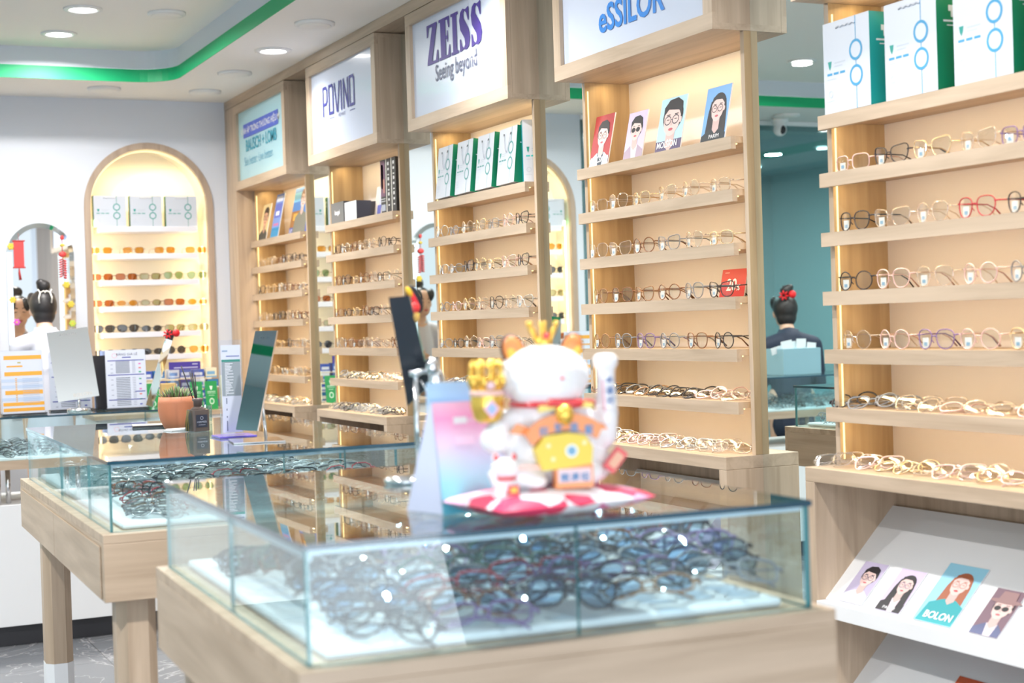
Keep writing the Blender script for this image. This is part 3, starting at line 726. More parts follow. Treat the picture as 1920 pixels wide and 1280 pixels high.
# ---- posters, bags and boxes on the cabinets
LE = R(-12)
def poster_on(i, xl, w_, h_, label, bgc, draw, group='portrait cards in the cabinets', lean=LE, x2=None, yy=.09):
    return card(label, on(i, xl, yy, ST[0]+.001), (lean, 0, RZ), w_, h_, bgc, draw, group=group)
WHT = (245, 245, 248)
mol = both(wr('MOLSION', .06, .07, .027, WHT, .98, .0004), lambda mb, w_, h_: mb.add([(w_*x, -.0015, h_*z) for x, z in ((.38, .16), (.48, .22), (.52, .18), (.56, .22), (.66, .16), (.52, .17))], [range(6)], WHITE))
poster_on(3, .045, .125, .170, 'red portrait card of a man in thin glasses on the top shelf', C(168, 44, 48),
          both(portrait(face=(.52, .58), fr=(.19, .18), frame=(120, 100, 90), shirt=(190, 210, 222), inner=(40, 50, 66)), mol))
poster_on(3, .270, .115, .150, 'lilac portrait card of a man in dark sunglasses on the top shelf', C(204, 190, 224),
          both(portrait(face=(.50, .60), fr=(.20, .18), shades=True, shirt=(170, 150, 168), inner=(215, 222, 235))))
poster_on(3, .465, .145, .165, 'pale blue portrait card of a man in bold black glasses on the top shelf', C(178, 216, 230),
          both(portrait(face=(.52, .56), fr=(.24, .24), frame=(30, 40, 60), shirt=(84, 74, 110)), bands((0, 1, 0, .20, (88, 76, 108))), mol))
poster_on(3, .720, .125, .160, 'blue portrait card of a long-haired woman in glasses on the top shelf', C(118, 170, 224),
          both(portrait(face=(.55, .58), fr=(.19, .19), long_=True, shirt=(28, 40, 48), frame=(20, 20, 26)), wr('PARIM', .34, .05, .016, WHT, 1.2)))
card('red sale card printed 20 behind the eyeglasses on the third eyewear shelf', on(3, .625, .20, ST[3]), (LE, 0, RZ), .13, .085, C(200, 30, 34),
     both(wr('20', .26, .25, .050, WHT, 1.05, .0008), wr('%', .68, .25, .024, WHT, 1, .001), bands((.12, .3, .86, .9, (235, 150, 150)))), 'sale_card', 'card')
# far cabinet: cards
poster_on(0, .10, .15, .200, 'cream portrait card of a person in a dark shirt, far cabinet', C(232, 206, 150), both(portrait(face=(.55, .60), fr=(.19, .18), shirt=(66, 66, 62), hair=(52, 34, 30), skin=(226, 172, 140))), yy=.085)
poster_on(0, .35, .14, .235, 'blue striped lens leaflet leaning in the far cabinet', C(120, 150, 215), both(bands((.08, .9, .82, .95, (225, 230, 245)), (.1, .9, .45, .78, (96, 110, 200)), (0, 1, 0, .22, (40, 140, 190)), (.15, .8, .26, .32, (200, 120, 170)), (.25, .7, .5, .6, (230, 235, 250)))), yy=.08)
poster_on(0, .55, .35, .250, 'wide blue poster of a person by a seascape, far cabinet', C(60, 120, 190), both(bands((0, 1, .70, .9, (110, 180, 220)), (0, .45, .15, .5, (150, 100, 50)), (.1, .3, .3, .45, (215, 160, 60)), (.7, 1, .3, .5, (130, 180, 70)), (0, 1, 0, .15, (70, 90, 170))), portrait(face=(.48, .72), fr=(.09, .14), shirt=(120, 120, 110), hair=(120, 80, 60)), wr('VIT', .04, .03, .03, WHT)), yy=.12)
# second cabinet: boxes
def gbox(i, x0, x1, d0, d1, h_, mats, label, draw=None, rz=0, name='gift_box', cat='box', group='boxes on the second cabinet'):
    mb = MB(); w_ = x1-x0
    mb.box(0, w_, 0, d1-d0, 0, h_, mats[0], mats=[mats[1], mats[1], mats[0], mats[1], mats[1], mats[1]])
    if draw: draw(mb, w_, h_)
    return tag(mb.build(name, None, on(i, x0, d0, ST[0]+.0005), (0, 0, RZ+rz), bevel=.0015), label, cat, group)
GRY, GRYD = C(112, 112, 112), C(64, 68, 84)
gbox(1, .06, .24, .085, .25, .098, (GRY, GRYD), 'grey gift box with white lettering on the top shelf, second cabinet', wr('kangol', .3, .42, .028, WHT, 1, .001))
gbox(1, .275, .435, .078, .15, .085, (C(232, 232, 232), GRYD), 'small white and grey box in front of the grey gift box')
card('cream leaflet with blue drawings beside the boxes', on(1, .44, .16, ST[0]+.001), (R(-8), 0, RZ), .165, .145, C(226, 218, 214), bands((.2, .5, .1, .4, (110, 115, 190)), (.3, .8, .4, .8, (200, 205, 225))), 'lens_leaflet', 'leaflet')
for k_ in range(3):
    x = .70+k_*.064
    mb = MB(); w_ = .058
    mb.box(0, w_, 0, .15, 0, .235, BLACK)
    if k_ == 0:
        rect(mb, .002, w_-.002, .075, .23, C(120, 84, 110)); rect(mb, .01, .035, .11, .215, C(150, 130, 190)); rect(mb, .03, .05, .09, .15, C(190, 130, 120), -.0006)
        for z in (.062, .052): rect(mb, .002, w_-.002, z, z+.004, C(190, 195, 200))
        rect(mb, .004, w_-.004, .012, .04, C(170, 176, 190))
    else:
        rect(mb, 0, .012, 0, .235, C(210, 208, 200))
        for q in range(9): rect(mb, .024, .042, .03+q*.022, .036+q*.022+(q % 3)*.004, C(225, 225, 225))
    tag(mb.build('boxed_set', None, on(1, x, .10, ST[0]+.0005+.0), (0, 0, RZ)), ['tall dark box with a violet photo on its face', 'tall black box with white writing, middle of the three', 'tall black box with white writing nearest the mirror strip'][k_] + ' on the top shelf', 'box', 'tall black boxes on the second cabinet')
# middle cabinet: four bags and a turquoise one
for k_ in range(4):
    bag(on(2, .135+k_*.195, .082, ST[0]+.0095), RZ+R(-3), .168, .205, .075, 'white shopping bag with green side, %s from left on the middle cabinet' % ORD[k_+1], 'shopping bags on the middle cabinet', ringc=C(80, 150, 150), lean=R(-7) if False else R(6), handle=True)
bag(on(2, .865, .16, ST[0]+.001), RZ+R(70), .13, .225, .07, 'turquoise shopping bag at the right end of the middle cabinet', None, side=C(10, 150, 160), ringc=C(60, 190, 190))
# nearest cabinet: four big bags
for k_ in range(4):
    bag(on(4, .115+k_*.237, .075, ST[0]+.001), RZ+R(-1), .185, .225, .10, 'large white shopping bag with teal side, %s from left on the nearest cabinet' % ORD[k_+1], 'large shopping bags on the nearest cabinet', side=BAGT if k_ == 0 else BAGG)
# posters on the sloping boards: board plane rises 45 degrees from (y=.025, z=.657)
def slope_card(i, x0, w_, h_, s0, label, bgc, draw, lvl=0, group='portrait cards on the sloping boards'):
    zl = (.657, .359)[lvl]; y = .025+s0*.711-.003; z = zl+s0*.703+.002
    return card(label, on(i, x0, y, z), (R(-45.4), 0, RZ), w_, h_, bgc, draw, group=group, thick=.002)
slope_card(4, .088, .088, .125, .004, 'pale lilac card of a man in glasses on the sloping board', C(186, 176, 204), portrait(face=(.55, .62), fr=(.20, .17), shirt=(205, 208, 224), inner=(226, 205, 215), frame=(70, 80, 110)), group='portrait cards on the sloping boards')
slope_card(4, .226, .088, .125, .004, 'lilac card of a woman in a black top on the sloping board', C(206, 190, 222), both(portrait(face=(.55, .62), fr=(.19, .17), long_=True, shirt=(24, 22, 30), frame=(120, 100, 140), inner=(226, 205, 215)), wr('PARIM', .26, .05, .012, WHT, 1.3)))
slope_card(4, .364, .128, .167, .002, 'card of a red-haired woman in a turquoise suit on the sloping board', C(150, 208, 232), both(portrait(face=(.58, .66), fr=(.15, .14), long_=True, hair=(164, 92, 62), shirt=(24, 158, 166), frame=(180, 120, 110), lips=(200, 60, 70)), bands((0, .0, 0, 0, (0, 0, 0))), wr('BOLON', .20, .07, .027, WHT, 1.0, .0006)))
slope_card(4, .550, .088, .126, .002, 'dark card of a woman in a hat and sunglasses on the sloping board', C(120, 92, 106), portrait(face=(.56, .58), fr=(.22, .18), hair=(40, 30, 40), hat=(150, 116, 116), shades=True, shirt=(84, 92, 130), inner=(220, 205, 215)))
slope_card(4, .70, .088, .125, .004, 'lilac card at the right end of the sloping board', C(200, 190, 225), portrait(face=(.5, .6), fr=(.2, .17)))
slope_card(4, .352, .158, .21, -.002+.0, 'red lens poster of a curly-haired person on the lower board', C(206, 50, 62), both(bands((0, 1, .75, 1, (206, 96, 60)), (0, 1, .60, .75, (208, 70, 60))), wr('Transitions', .22, .74, .026, WHT, .95, .0008), portrait(face=(.52, .36), fr=(.17, .15), hair=(36, 24, 30), skin=(170, 100, 90), shirt=(120, 40, 60))), 1)
slope_card(4, .66, .158, .19, -.002, 'orange lens poster at the right end of the lower board', C(216, 96, 60), both(wr('Transitions', .22, .74, .026, WHT, .95, .0008), portrait(face=(.52, .36), fr=(.17, .15), hair=(36, 24, 30), skin=(170, 100, 90), shirt=(120, 40, 60))), 1)
for (x0, w_, bgc, lab, dr) in ((.10, .20, C(210, 216, 228), 'pale poster with blue script lettering seen through the showcase', wr('Allegro', .1, .5, .055, (60, 84, 140), 1, 0)),
                           (.37, .20, C(86, 80, 78), 'dark-framed white poster seen through the showcase', bands((.1, .9, .08, .92, (214, 220, 228)), (.2, .6, .7, .73, (120, 120, 120)))),
                           (.66, .17, C(200, 188, 208), 'poster with a pink and black picture seen through the showcase', bands((0, 1, .2, .6, (196, 160, 190)), (0, .7, 0, .2, (50, 56, 60))))):
    slope_card(3, x0, w_, .22, .006, lab, bgc, dr, group='posters on the red-card cabinet')

# ================================================================ SHOWCASES
def pane(mb, x0, x1, y0, y1, z0, z1, g, e):
    thin = min(('x', x1-x0), ('y', y1-y0), ('z', z1-z0), key=lambda t: t[1])[0]
    mats = [g if thin == 'x' else e]*2+[g if thin == 'y' else e]*2+[g if thin == 'z' else e]*2
    mb.box(x0, x1, y0, y1, z0, z1, g, mats=mats)
def octleg(mb, x0, x1, y0, y1, z0, z1, c, mat):
    mb.extr([(x0+c, y0), (x1-c, y0), (x1, y0+c), (x1, y1-c), (x1-c, y1), (x0+c, y1), (x0, y1-c), (x0, y0+c)], z0, z1, mat)
def showcase(label, th, bx0, bx1, by0, by1, gx0, gx1, gy0, gy1, zt, zg, zb, fseam, lseam, legs, drawers):
    W_, D_ = bx1-bx0, by1-by0
    c, s = math.cos(th), math.sin(th)
    t = thing('glass_showcase', label, 'display case', (bx0*c-by0*s, bx0*s+by0*c, 0), th)
    a0, a1, b0, b1 = gx0-bx0, gx1-bx0, gy0-by0, gy1-by0
    mb = MB(); mb.box(0, W_, 0, D_, zg-.02, zg, WX); mb.box(0, W_, 0, .018, zb, zg-.02, WX); mb.box(0, W_, D_-.018, D_, zb, zg-.02, WX)
    mb.box(0, .018, .018, D_-.018, zb, zg-.02, WY); mb.box(W_-.018, W_, .018, D_-.018, zb, zg-.02, WY); mb.box(.018, W_-.018, .018, D_-.018, zb+.001, zb+.012, WX)
    mb.build('wooden_base', t, bevel=.0015)
    if drawers:
        n = drawers; L = (D_-.06)/n
        for k_ in range(n):
            mb = MB(); mb.box(-.004, -.0005, .03+k_*L+.002, .03+(k_+1)*L-.002, zb+.004, zg-.028, WY); mb.build('drawer', t, bevel=.001)
    T = .006; tp = .008
    m = MB(); pane(m, a0-.003, a1+.003, b0-.003, b1+.003, zt-tp, zt, GLASST, GEDGED); m.build('top_glass', t)
    segs = lambda p, q, cuts: list(zip([p]+cuts, cuts+[q]))
    for x, y in segs(a0, a1, fseam):
        m = MB(); pane(m, x+.001, y-.001, b0, b0+T, zg+.0005, zt-tp-.0005, GLASS, GEDGE); m.build('front_pane', t)
    for x, y in segs(a0, a1, [(a0+a1)/2]):
        m = MB(); pane(m, x+.001, y-.001, b1-T, b1, zg+.0005, zt-tp-.0005, GLASS, GEDGE); m.build('rear_pane', t)
    for xx in (a0, a1-T):
        for x, y in segs(b0+T, b1-T, lseam):
            m = MB(); pane(m, xx, xx+T, x+.001, y-.001, zg+.0005, zt-tp-.0005, GLASS, GEDGE); m.build('side_pane', t)
    m = MB(); zz = zt-tp-.0006
    m.box(a0+T+.0005, a0+T+.004, b0+T+.001, b1-T-.001, zz-.014, zz, GBAND); m.box(a0+T+.004, a1-T-.004, b0+T+.0005, b0+T+.003, zz-.006, zz, GBAND)
    m.build('led_channel', t)
    m = MB(); m.box(a0+.03, a1-.03, b0+.03, b1-.03, zg+.0005, zg+.014, CLOTH); m.build('display_tray', t, bevel=.006)
    for (x0, x1, y0, y1) in legs:
        m = MB(); octleg(m, x0, x1, y0, y1, .45, zb-.0005, .02, WZ); l = m.build('leg', t)
        m = MB(); octleg(m, x0-.001, x1+.001, y0-.001, y1+.001, 0, .4495, .02, WHITE); m.build('leg_sleeve', l)
    return t
T1, T2 = -.0401, -.0231
B1, B2 = (.4905, 1.862), (.5237, 3.341)
SC1 = showcase('nearest glass showcase on an oak base, filled with folded eyeglasses', T1, B1[0], 1.285, B1[1], 2.856, .509, 1.258, 1.883, 2.837, 1.10, .944, .795, [.396], [.455], [(.04, .13, .90, .98), (.66, .75, .04, .12), (.66, .75, .90, .98)], 0)
SC2 = showcase('second glass showcase with oak drawers and legs, left of the nearest one', T2, B2[0], 1.33, B2[1], 4.86, .545, 1.305, 3.370, 4.826, 1.10, .9465, .802, [.408, .551], [.326, .787], [(.03, .115, .03, .12), (.015, .090, 1.15, 1.24), (.70, .79, .03, .12), (.70, .79, 1.3, 1.39)], 2)
# rear showcase on steel feet over a white counter
D3 = (-1.75, 1.60, 7.15, 7.62)
t = thing('rear_showcase', 'long glass showcase on steel feet over the white counter', 'display case', (D3[0], D3[2], .63))
W_, D_ = D3[1]-D3[0], D3[3]-D3[2]
MB().box(0, W_, 0, D_, .156, .196, WX).build('wooden_base', t)
m = MB(); pane(m, -.002, W_+.002, -.002, D_+.002, .382, .390, GLASST, GEDGED); m.build('top_glass', t)
for x0, x1 in ((0, 1.1), (1.1, 2.0), (2.0, 2.72), (2.72, W_)):
    m = MB(); pane(m, x0+.001, x1-.001, .004, .010, .1965, .3815, GLASS, GEDGE); m.build('front_pane', t)
m = MB(); pane(m, 0, W_, D_-.01, D_-.004, .1965, .3815, GLASS, GEDGE); m.build('rear_pane', t)
for x0 in (0, W_-.006): m = MB(); pane(m, x0, x0+.006, .011, D_-.011, .1965, .3815, GLASS, GEDGE); m.build('side_pane', t)
MB().box(.03, W_-.03, .03, D_-.03, .1965, .206, CLOTH).build('display_tray', t)
for k_ in range(12):
    x = .12+(k_//2)*.62+(k_ % 2)*.045
    MB().lathe([(.011, .0005), (.011, .155)], CHROME, 12, (x, .05+.03*(k_ % 2), 0)).build('steel_foot', t)
mb = MB(); mb.box(D3[0]-.02, 1.62, 7.15, 7.75, .09, .63, WHITE); mb.box(D3[0], 1.60, 7.18, 7.72, 0, .0895, BLACK)
tag(mb.build('white_counter', None, None, None, .002), 'plain white counter with black plinth at the back of the shop', 'counter')
mb = MB(); mb.box(1.46, 2.28, 8.16, 8.50, 0, .93, WHITE); mb.box(1.45, 2.29, 8.15, 8.51, .93, .952, WX)
tag(mb.build('low_cupboard', None), 'low white cupboard under the lit arch, stacked with lens boxes', 'cupboard')

def TL(n, x, y, z=1.1005):      # a point given in a showcase's own axes -> world
    th = (T1, T2)[n-1]; c, s = math.cos(th), math.sin(th)
    return (x*c-y*s, x*s+y*c, z)
# folded eyeglasses in the nearest showcase
r1 = random.Random(11)
GP = ['black', 'grey', 'black', 'brown', 'black', 'dark green', 'blue', 'grey', 'tortoise', 'purple', 'red', 'black']
rows_, cols_ = 25, 5
for rr in range(rows_):
    for cc in range(cols_):
        f = rr/(rows_-1); x = .622+cc*.133+r1.uniform(-.008, .008); y = 1.908+rr*.0350+cc*.004
        if cc == 0 and rr > 21: continue
        h_ = .9615+.048*math.sin(PI*min(1, f*1.25+.02))+.006*cc
        c = r1.choice(GP if cc > 0 else GP[:6]); s = r1.choice(['oval', 'square', 'round', 'boston'])
        eyewear(s, c, True, TL(1, x, y, h_), (R(-48+r1.uniform(-10, 10)), R(r1.uniform(-9, 9)), T1+R(-24+r1.uniform(-9, 9))),
                '%s %s folded eyeglasses, %s row, %s from left, in the nearest showcase' % (c, s, ORD[rr+1], ORD[cc+1]), 'folded eyeglasses piled in the nearest showcase', LENSB if r1.random() < .6 else LENS, scale=1.07)
# everything beyond the three hundred nearest: one mass of folded eyeglasses
mass = MB()
lo_cache = {}
def lo_pair(c, s):
    if (c, s) in lo_cache: return lo_cache[(c, s)]
    mb = front_mb(s, FR[c], 10, 3, .0018)
    for k_ in (-1, 1):
        l = lens_mb(s, LENS, k_, 8); tm = temple_mb(s, FR[c], k_, True, 3)
        mb.add(l.v, l.f, LENS); mb.add(tm.v, tm.f, FR[c], None, True)
    lo_cache[(c, s)] = mb
    return mb
def drop(c, s, loc, rot):
    mb = lo_pair(c, s); Mx = Matrix.Translation(loc) @ Euler(rot).to_matrix().to_4x4()
    b = len(mass.v); mass.v += [tuple(Mx @ Vector(p)) for p in mb.v]
    for f, m_, sm in zip(mb.f, mb.m, mb.sm): mass.f.append([b+i for i in f]); mass.m.append(mass.mi(mb.mats[m_])); mass.sm.append(sm)
for rr in range(40):
    for cc in range(5):
        c = r1.choice(['black', 'grey', 'silver', 'black', 'silver', 'red' if rr < 12 else 'grey', 'brown' if rr < 10 else 'silver', 'clear'])
        drop(c, r1.choice(['oval', 'square', 'boston']), TL(2, .66+cc*.132+r1.uniform(-.01, .01), 3.44+rr*.0335+cc*.005, .9645+.03*math.sin(PI*min(1, rr/20))), (R(-44+r1.uniform(-10, 10)), R(r1.uniform(-10, 10)), T2+R(-26+r1.uniform(-10, 10))))
for rr in range(10):
    for cc in range(23):
        drop(r1.choice(['black', 'grey', 'black', 'silver']), r1.choice(['oval', 'square']), (-1.62+cc*.138, 7.21+rr*.037, .842+.004*rr), (R(-46+r1.uniform(-8, 8)), R(r1.uniform(-8, 8)), R(-24+r1.uniform(-10, 10))))
for i in (0, 1, 2):
    for (z, yy) in ([(.987, .06)] if i == 0 else [(.987, .06), (ST[5], .105)]):
        for j in range(15):
            drop(r1.choice(['black', 'gold', 'clear', 'silver', 'grey']), r1.choice(['oval', 'round', 'boston']), on(i, .07+j*.055, yy+r1.uniform(0, .012), z+.003), (R(-50+r1.uniform(-8, 8)), R(r1.uniform(-6, 6)), RZ+R(34+r1.uniform(-10, 10))))
tag(mass.build('folded_eyeglasses'), 'many folded eyeglasses in the second and rear showcases and on far ledges', 'eyeglasses', kind='stuff')

# ================================================================ THINGS ON THE SECOND SHOWCASE
# terracotta pot with a small bushy plant
TERRA = principled('terracotta', (.55, .20, .10), .55)
t = thing('potted_plant', 'small terracotta pot with a short bushy green plant', 'potted plant', TL(2, .905, 4.39))
MB().lathe([(.034, 0), (.036, .002), (.047, .025), (.052, .05), (.052, .072), (.049, .090), (.046, .090), (.046, .082), (.02, .08)], TERRA, 32).build('pot', t)
rl = random.Random(5); mb = MB(); G1, G2, G3 = C(92, 122, 72), C(126, 150, 96), C(110, 84, 84)
mb.lathe([(.045, .078), (.02, .084), (.001, .085)], principled('soil', (.10, .07, .05), .9), 20)
for k_ in range(150):
    a = rl.uniform(0, 2*PI); rr_ = rl.uniform(0, .040); x, y = rr_*math.cos(a), rr_*math.sin(a); hh = rl.uniform(.022, .046)*(1-.3*rr_/.04)
    ox, oy = x*.35+rl.uniform(-.006, .006), y*.35+rl.uniform(-.006, .006)
    mb.tube([(x, y, .080), (x+ox*.5, y+oy*.5, .080+hh*.6), (x+ox, y+oy, .080+hh)], [.0016, .0019, .0004], rl.choice([G1, G1, G2, G3]), 3)
mb.build('foliage', t)
tag(MB().box(-.035, .035, -.022, .022, 0, .003, WHITE, Matrix.Rotation(.3, 4, 'Z')).box(-.03, .034, -.02, .02, .003, .005, WHITE, Matrix.Rotation(.1, 4, 'Z')).build('folded_cloth', None, TL(2, .888, 4.29)), 'small white folded cloth in front of the terracotta pot', 'cloth')
# reed diffuser
DARKG = principled('smoky_glass', (.13, .10, .09), .06, 0, 0, .6)
t = thing('reed_diffuser', 'dark square glass reed diffuser bottle with black reeds', 'reed diffuser', TL(2, .924, 4.20), R(8))
mb = MB(); mb.extr([(-.020, -.024), (.020, -.024), (.024, -.020), (.024, .020), (.020, .024), (-.020, .024), (-.024, .020), (-.024, -.020)], 0, .060, DARKG)
mb.lathe([(.022, .0601), (.014, .066), (.012, .068)], DARKG, 20); mb.build('bottle', t, bevel=.002)
MB().lathe([(.012, .0685), (.012, .082), (.015, .084), (.015, .090), (.008, .091)], principled('bottle_collar', (.16, .12, .11), .3), 20).build('neck', t)
mb = MB(); mb.box(-.016, .016, -.0252, -.0244, .012, .046, C(44, 48, 66)); text(mb, 'HERMESS', 0, .024, .007, C(190, 196, 214), -.0256, 1, 0, 'CENTER'); ring(mb, 0, .037, .004, .001, C(190, 196, 214), -.0255); rect(mb, -.01, .01, .018, .0188, C(190, 196, 214), -.0255)
mb.build('paper_label', t)
for (dx, dy, L_) in ((-.040, .01, .095), (-.018, -.012, .075), (-.012, .02, .078), (-.006, .0, .07)):
    MB().tube([(0, 0, .05), (dx, dy, .085+L_)], .0017, BLACK, 6).build('reed', t)
mb = MB()
for k_ in range(9): mb.tube([(-.031+.002*math.sin(k_), -.012+.002*k_, .058), (-.034, -.014+.0025*k_, .03), (-.033+.002*math.cos(k_*2), -.015+.003*k_, .002)], .0010, C(150, 130, 60) if k_ % 2 else C(60, 56, 40), 4)
mb.build('tassel', t)
t = thing('glass_jar', 'small clear jar with black sticks behind the diffuser bottle', 'jar', TL(2, 1.035, 4.60))
MB().lathe([(.018, 0), (.019, .001), (.019, .05), (.018, .05), (.018, .004), (.001, .003)], GLASST, 24).build('glass', t)
for k_ in range(3): MB().tube([(-.006+.006*k_, .0, .005), (-.008+.008*k_, .003, .046)], .0018, BLACK, 5).build('stick', t)
tag(MB().box(0, .13, 0, .09, 0, .006, BLACK, mats=[BLACK]*5+[C(205, 196, 170)]).build('tablet', None, TL(2, .80, 4.50), (0, 0, R(-10)), bevel=.002), 'thin dark tablet lying flat left of the terracotta pot', 'tablet')
# acrylic sign holder on violet base
ACR = glassy('acrylic', (.95, .96, .99), base=.03)
VIO = principled('violet_acrylic', (.16, .12, .62), .15)
t = thing('acrylic_sign_holder', 'slim clear acrylic sign holder with a printed chart and violet base', 'sign holder', TL(2, .945, 3.90), R(-2))
MB().extr([(-.045, -.055), (.05, -.055), (.05, .045), (-.045, .045)], 0, .005, VIO).build('base', t, bevel=.001)
MB().box(-.029, .029, -.004, .004, .0055, .248, ACR).build('acrylic_sleeve', t)
mb = MB(); mb.box(-.025, .025, -.0055, -.0045, .012, .235, C(214, 220, 238))
rect(mb, -.024, .024, .192, .198, C(60, 140, 130), -.006); rect(mb, -.024, .024, .105, .192, C(150, 160, 170), -.006)
for k_ in range(22): rect(mb, -.016, -.016+.003+.019*abs(math.sin(k_*1.7)), .107+k_*.0038, .109+k_*.0038, C(226, 230, 240), -.0064)
rect(mb, -.012, .022, .205, .208, C(130, 140, 190), -.006); rect(mb, -.022, -.008, .218, .222, C(150, 170, 200), -.006)
for z0, z1 in ((.085, .10), (.068, .073), (.05, .054), (.016, .042)): rect(mb, -.015, -.0125, z0, z1, C(110, 120, 150), -.006)
mb.build('printed_chart', t)
# tilted desk mirror on a plate
def chrome_plate(mb, x0, x1, y0, y1, z): mb.box(x0, x1, y0, y1, 0, z, CHROME)
TINTM = principled('blue_grey_mirror', (.60, .72, .78), .02, 1)
t = thing('desk_mirror', 'tall tilted desk mirror on a flat chrome plate, second showcase', 'mirror', TL(2, .955, 3.70), R(-10))
MB().box(-.062, .062, -.075, .085, 0, .003, CHROME).build('base_plate', t, bevel=.0008)
MB().tube([(.024, .006, .0035), (.016, .008, .13)], .0042, CHROME, 12).build('pole', t)
mb = MB(); Mx = Matrix.Translation((-.020, .004, .026)) @ Matrix.Rotation(R(-65), 4, 'Z') @ Matrix.Rotation(R(-15), 4, 'X')
mb.box(-.051, .051, -.004, 0, 0, .25, WHITE, Mx, mats=[CHROME, CHROME, TINTM, WHITE, CHROME, CHROME])
text(mb, 'BOLON', 0, .228, .012, C(70, 90, 100), -.0044, 1, 0, 'CENTER', M=Mx); mb.build('mirror_plate', t)

# ================================================================ THINGS ON THE REAR SHOWCASE
ZR = 1.0215
def sheet(label, x, y, w_, h_, rz, art, dz=.004):
    t = thing('price_sheet', label, 'price list', (x, y, ZR), rz)
    MB().box(-w_/2-.006, w_/2+.006, -.03, .03, 0, .006, BLACK).build('stand_foot', t)
    M_ = Matrix.Translation((0, 0, .007)) @ Matrix.Rotation(R(-6), 4, 'X')
    MB().box(-w_/2-.003, w_/2+.003, .0008, .003, 0, h_+.004, ACR, M_).build('acrylic_panel', t)
    mb = MB(); mb.box(-w_/2, w_/2, -.0003, .0003, 0, h_, C(214, 220, 236), M_)
    art(mb, w_, h_, M_); mb.build('printed_sheet', t)
    return t
OR, BL, LB, DB = C(236, 170, 60), C(190, 206, 232), C(160, 178, 210), C(84, 90, 170)
def art_orange(mb, w_, h_, M_):
    for z in (.86, .60, .30): rect(mb, -w_*.42, w_*.48, h_*z, h_*(z+.065), OR, -.0006, M_)
    for z in (.12, .03): rect(mb, -w_*.48, w_*.5, h_*z, h_*(z+.055), OR, -.0006, M_)
    rect(mb, -w_*.36, w_*.02, h_*.74, h_*.765, OR, -.0006, M_); rect(mb, -w_*.10, -w_*.02, h_*.80, h_*.82, C(180, 170, 90), -.0006, M_)
    for z in (.50, .40, .20): rect(mb, -w_*.5, w_*.48, h_*z, h_*(z+.05), BL, -.0006, M_)
    for k_ in range(14):
        z = .16+k_*.03
        rect(mb, -w_*.17, -w_*.13, h_*z, h_*(z+.015), OR, -.0008, M_); rect(mb, .0, w_*.4, h_*z, h_*(z+.006), LB, -.0008, M_)
def art_blue(mb, w_, h_, M_):
    text(mb, 'BẢNG GIÁ LẺ', .008, h_*.905, h_*.055, C(60, 60, 90), -.0007, 1.1, 0, 'CENTER', M=M_); rect(mb, -w_*.08, w_*.14, h_*.86, h_*.88, DB, -.0007, M_)
    ring(mb, -w_*.27, h_*.905, h_*.04, .0015, C(240, 170, 180), -.0007, M=M_)
    for z, a in ((.81, .46), (.56, .46), (.265, -.1), (.13, .44)): rect(mb, -w_*.45 if a > 0 else w_*.2, w_*.46, h_*z, h_*(z+.016), DB, -.0007, M_)
    for k_ in range(26):
        z = .60+.19*(k_/8) if k_ < 9 else .04+.50*((k_-9)/17)
        rect(mb, -w_*.25, w_*.10, h_*z, h_*(z+.012), C(110, 120, 140), -.0007, M_)
        rect(mb, w_*.16, w_*.24, h_*z, h_*(z+.007), C(150, 158, 180), -.0007, M_)
        if k_ % 3 == 0: rect(mb, -w_*.38, -w_*.32, h_*z, h_*(z+.01), C(150, 158, 180), -.0007, M_); rect(mb, w_*.32, w_*.38, h_*z, h_*(z+.022), C(*[(60, 170, 130), (230, 120, 110), (220, 110, 190), (90, 100, 190)][k_//3 % 4]), -.0007, M_)
sheet('orange striped price list at the left edge on the rear showcase', .985, 7.30, .185, .285, R(2), art_orange)
sheet('blue lined price list behind the white mirror on the rear showcase', 1.225, 7.47, .19, .27, 0, art_blue)
sheet('blue lined price list right of the white mirror on the rear showcase', 1.458, 7.33, .185, .272, R(-3), art_blue)
t = thing('desk_mirror', 'rectangular tilting mirror on a round chrome foot, rear showcase', 'mirror', (1.225, 7.27, ZR), R(-6))
MB().lathe([(.054, 0), (.054, .014), (.05, .019), (.012, .021)], CHROME, 36).build('round_foot', t)
MB().tube([(0, 0, .021), (0, .004, .075)], .006, CHROME, 12).build('pole', t)
mb = MB(); Mx = Matrix.Translation((0, -.004, .06)) @ Matrix.Rotation(R(-7), 4, 'Y') @ Matrix.Rotation(R(-8), 4, 'X')
WM = principled('pale_mirror', (.90, .90, .88), .0, 1)
mb.box(-.092, .092, -.004, 0, 0, .325, WM, Mx, mats=[WHITE, WHITE, WM, WHITE, WHITE, WHITE])
text(mb, 'BOLON', .0, .300, .014, C(150, 150, 150), -.0044, 1.6, 0, 'CENTER', M=Mx); text(mb, 'BOLON', .02, .012, .022, C(214, 205, 195), -.0044, 1.1, 0, 'CENTER', M=Mx); mb.build('mirror_plate', t)
t = thing('card_terminal', 'black device standing between the white mirror and the price list', 'device', (1.372, 7.40, ZR), R(8))
MB().box(-.05, .05, -.02, .04, 0, .006, BLACK).build('foot', t)
MB().box(-.045, .045, -.008, .006, 0, .25, BLACK, Matrix.Translation((0, 0, .0065)) @ Matrix.Rotation(R(-10), 4, 'X')).build('screen', t)
mb = MB(); mb.extr([(-.07, -.03), (.06, -.04), (.075, .03), (-.06, .045)], .0, .25, C(150, 170, 214)); mb.extr([(-.03, -.035), (.03, -.037), (.03, .03), (-.03, .03)], .2501, .275, C(170, 186, 222))
tag(mb.build('paper_pouch', None, (1.41, 7.53, ZR)), 'pale blue paper pouch sticking up behind the price list', 'pouch')
t = thing('desk_mirror', 'slim leaning mirror strip topped with a red bow, rear showcase', 'mirror', (1.57, 7.24, ZR))
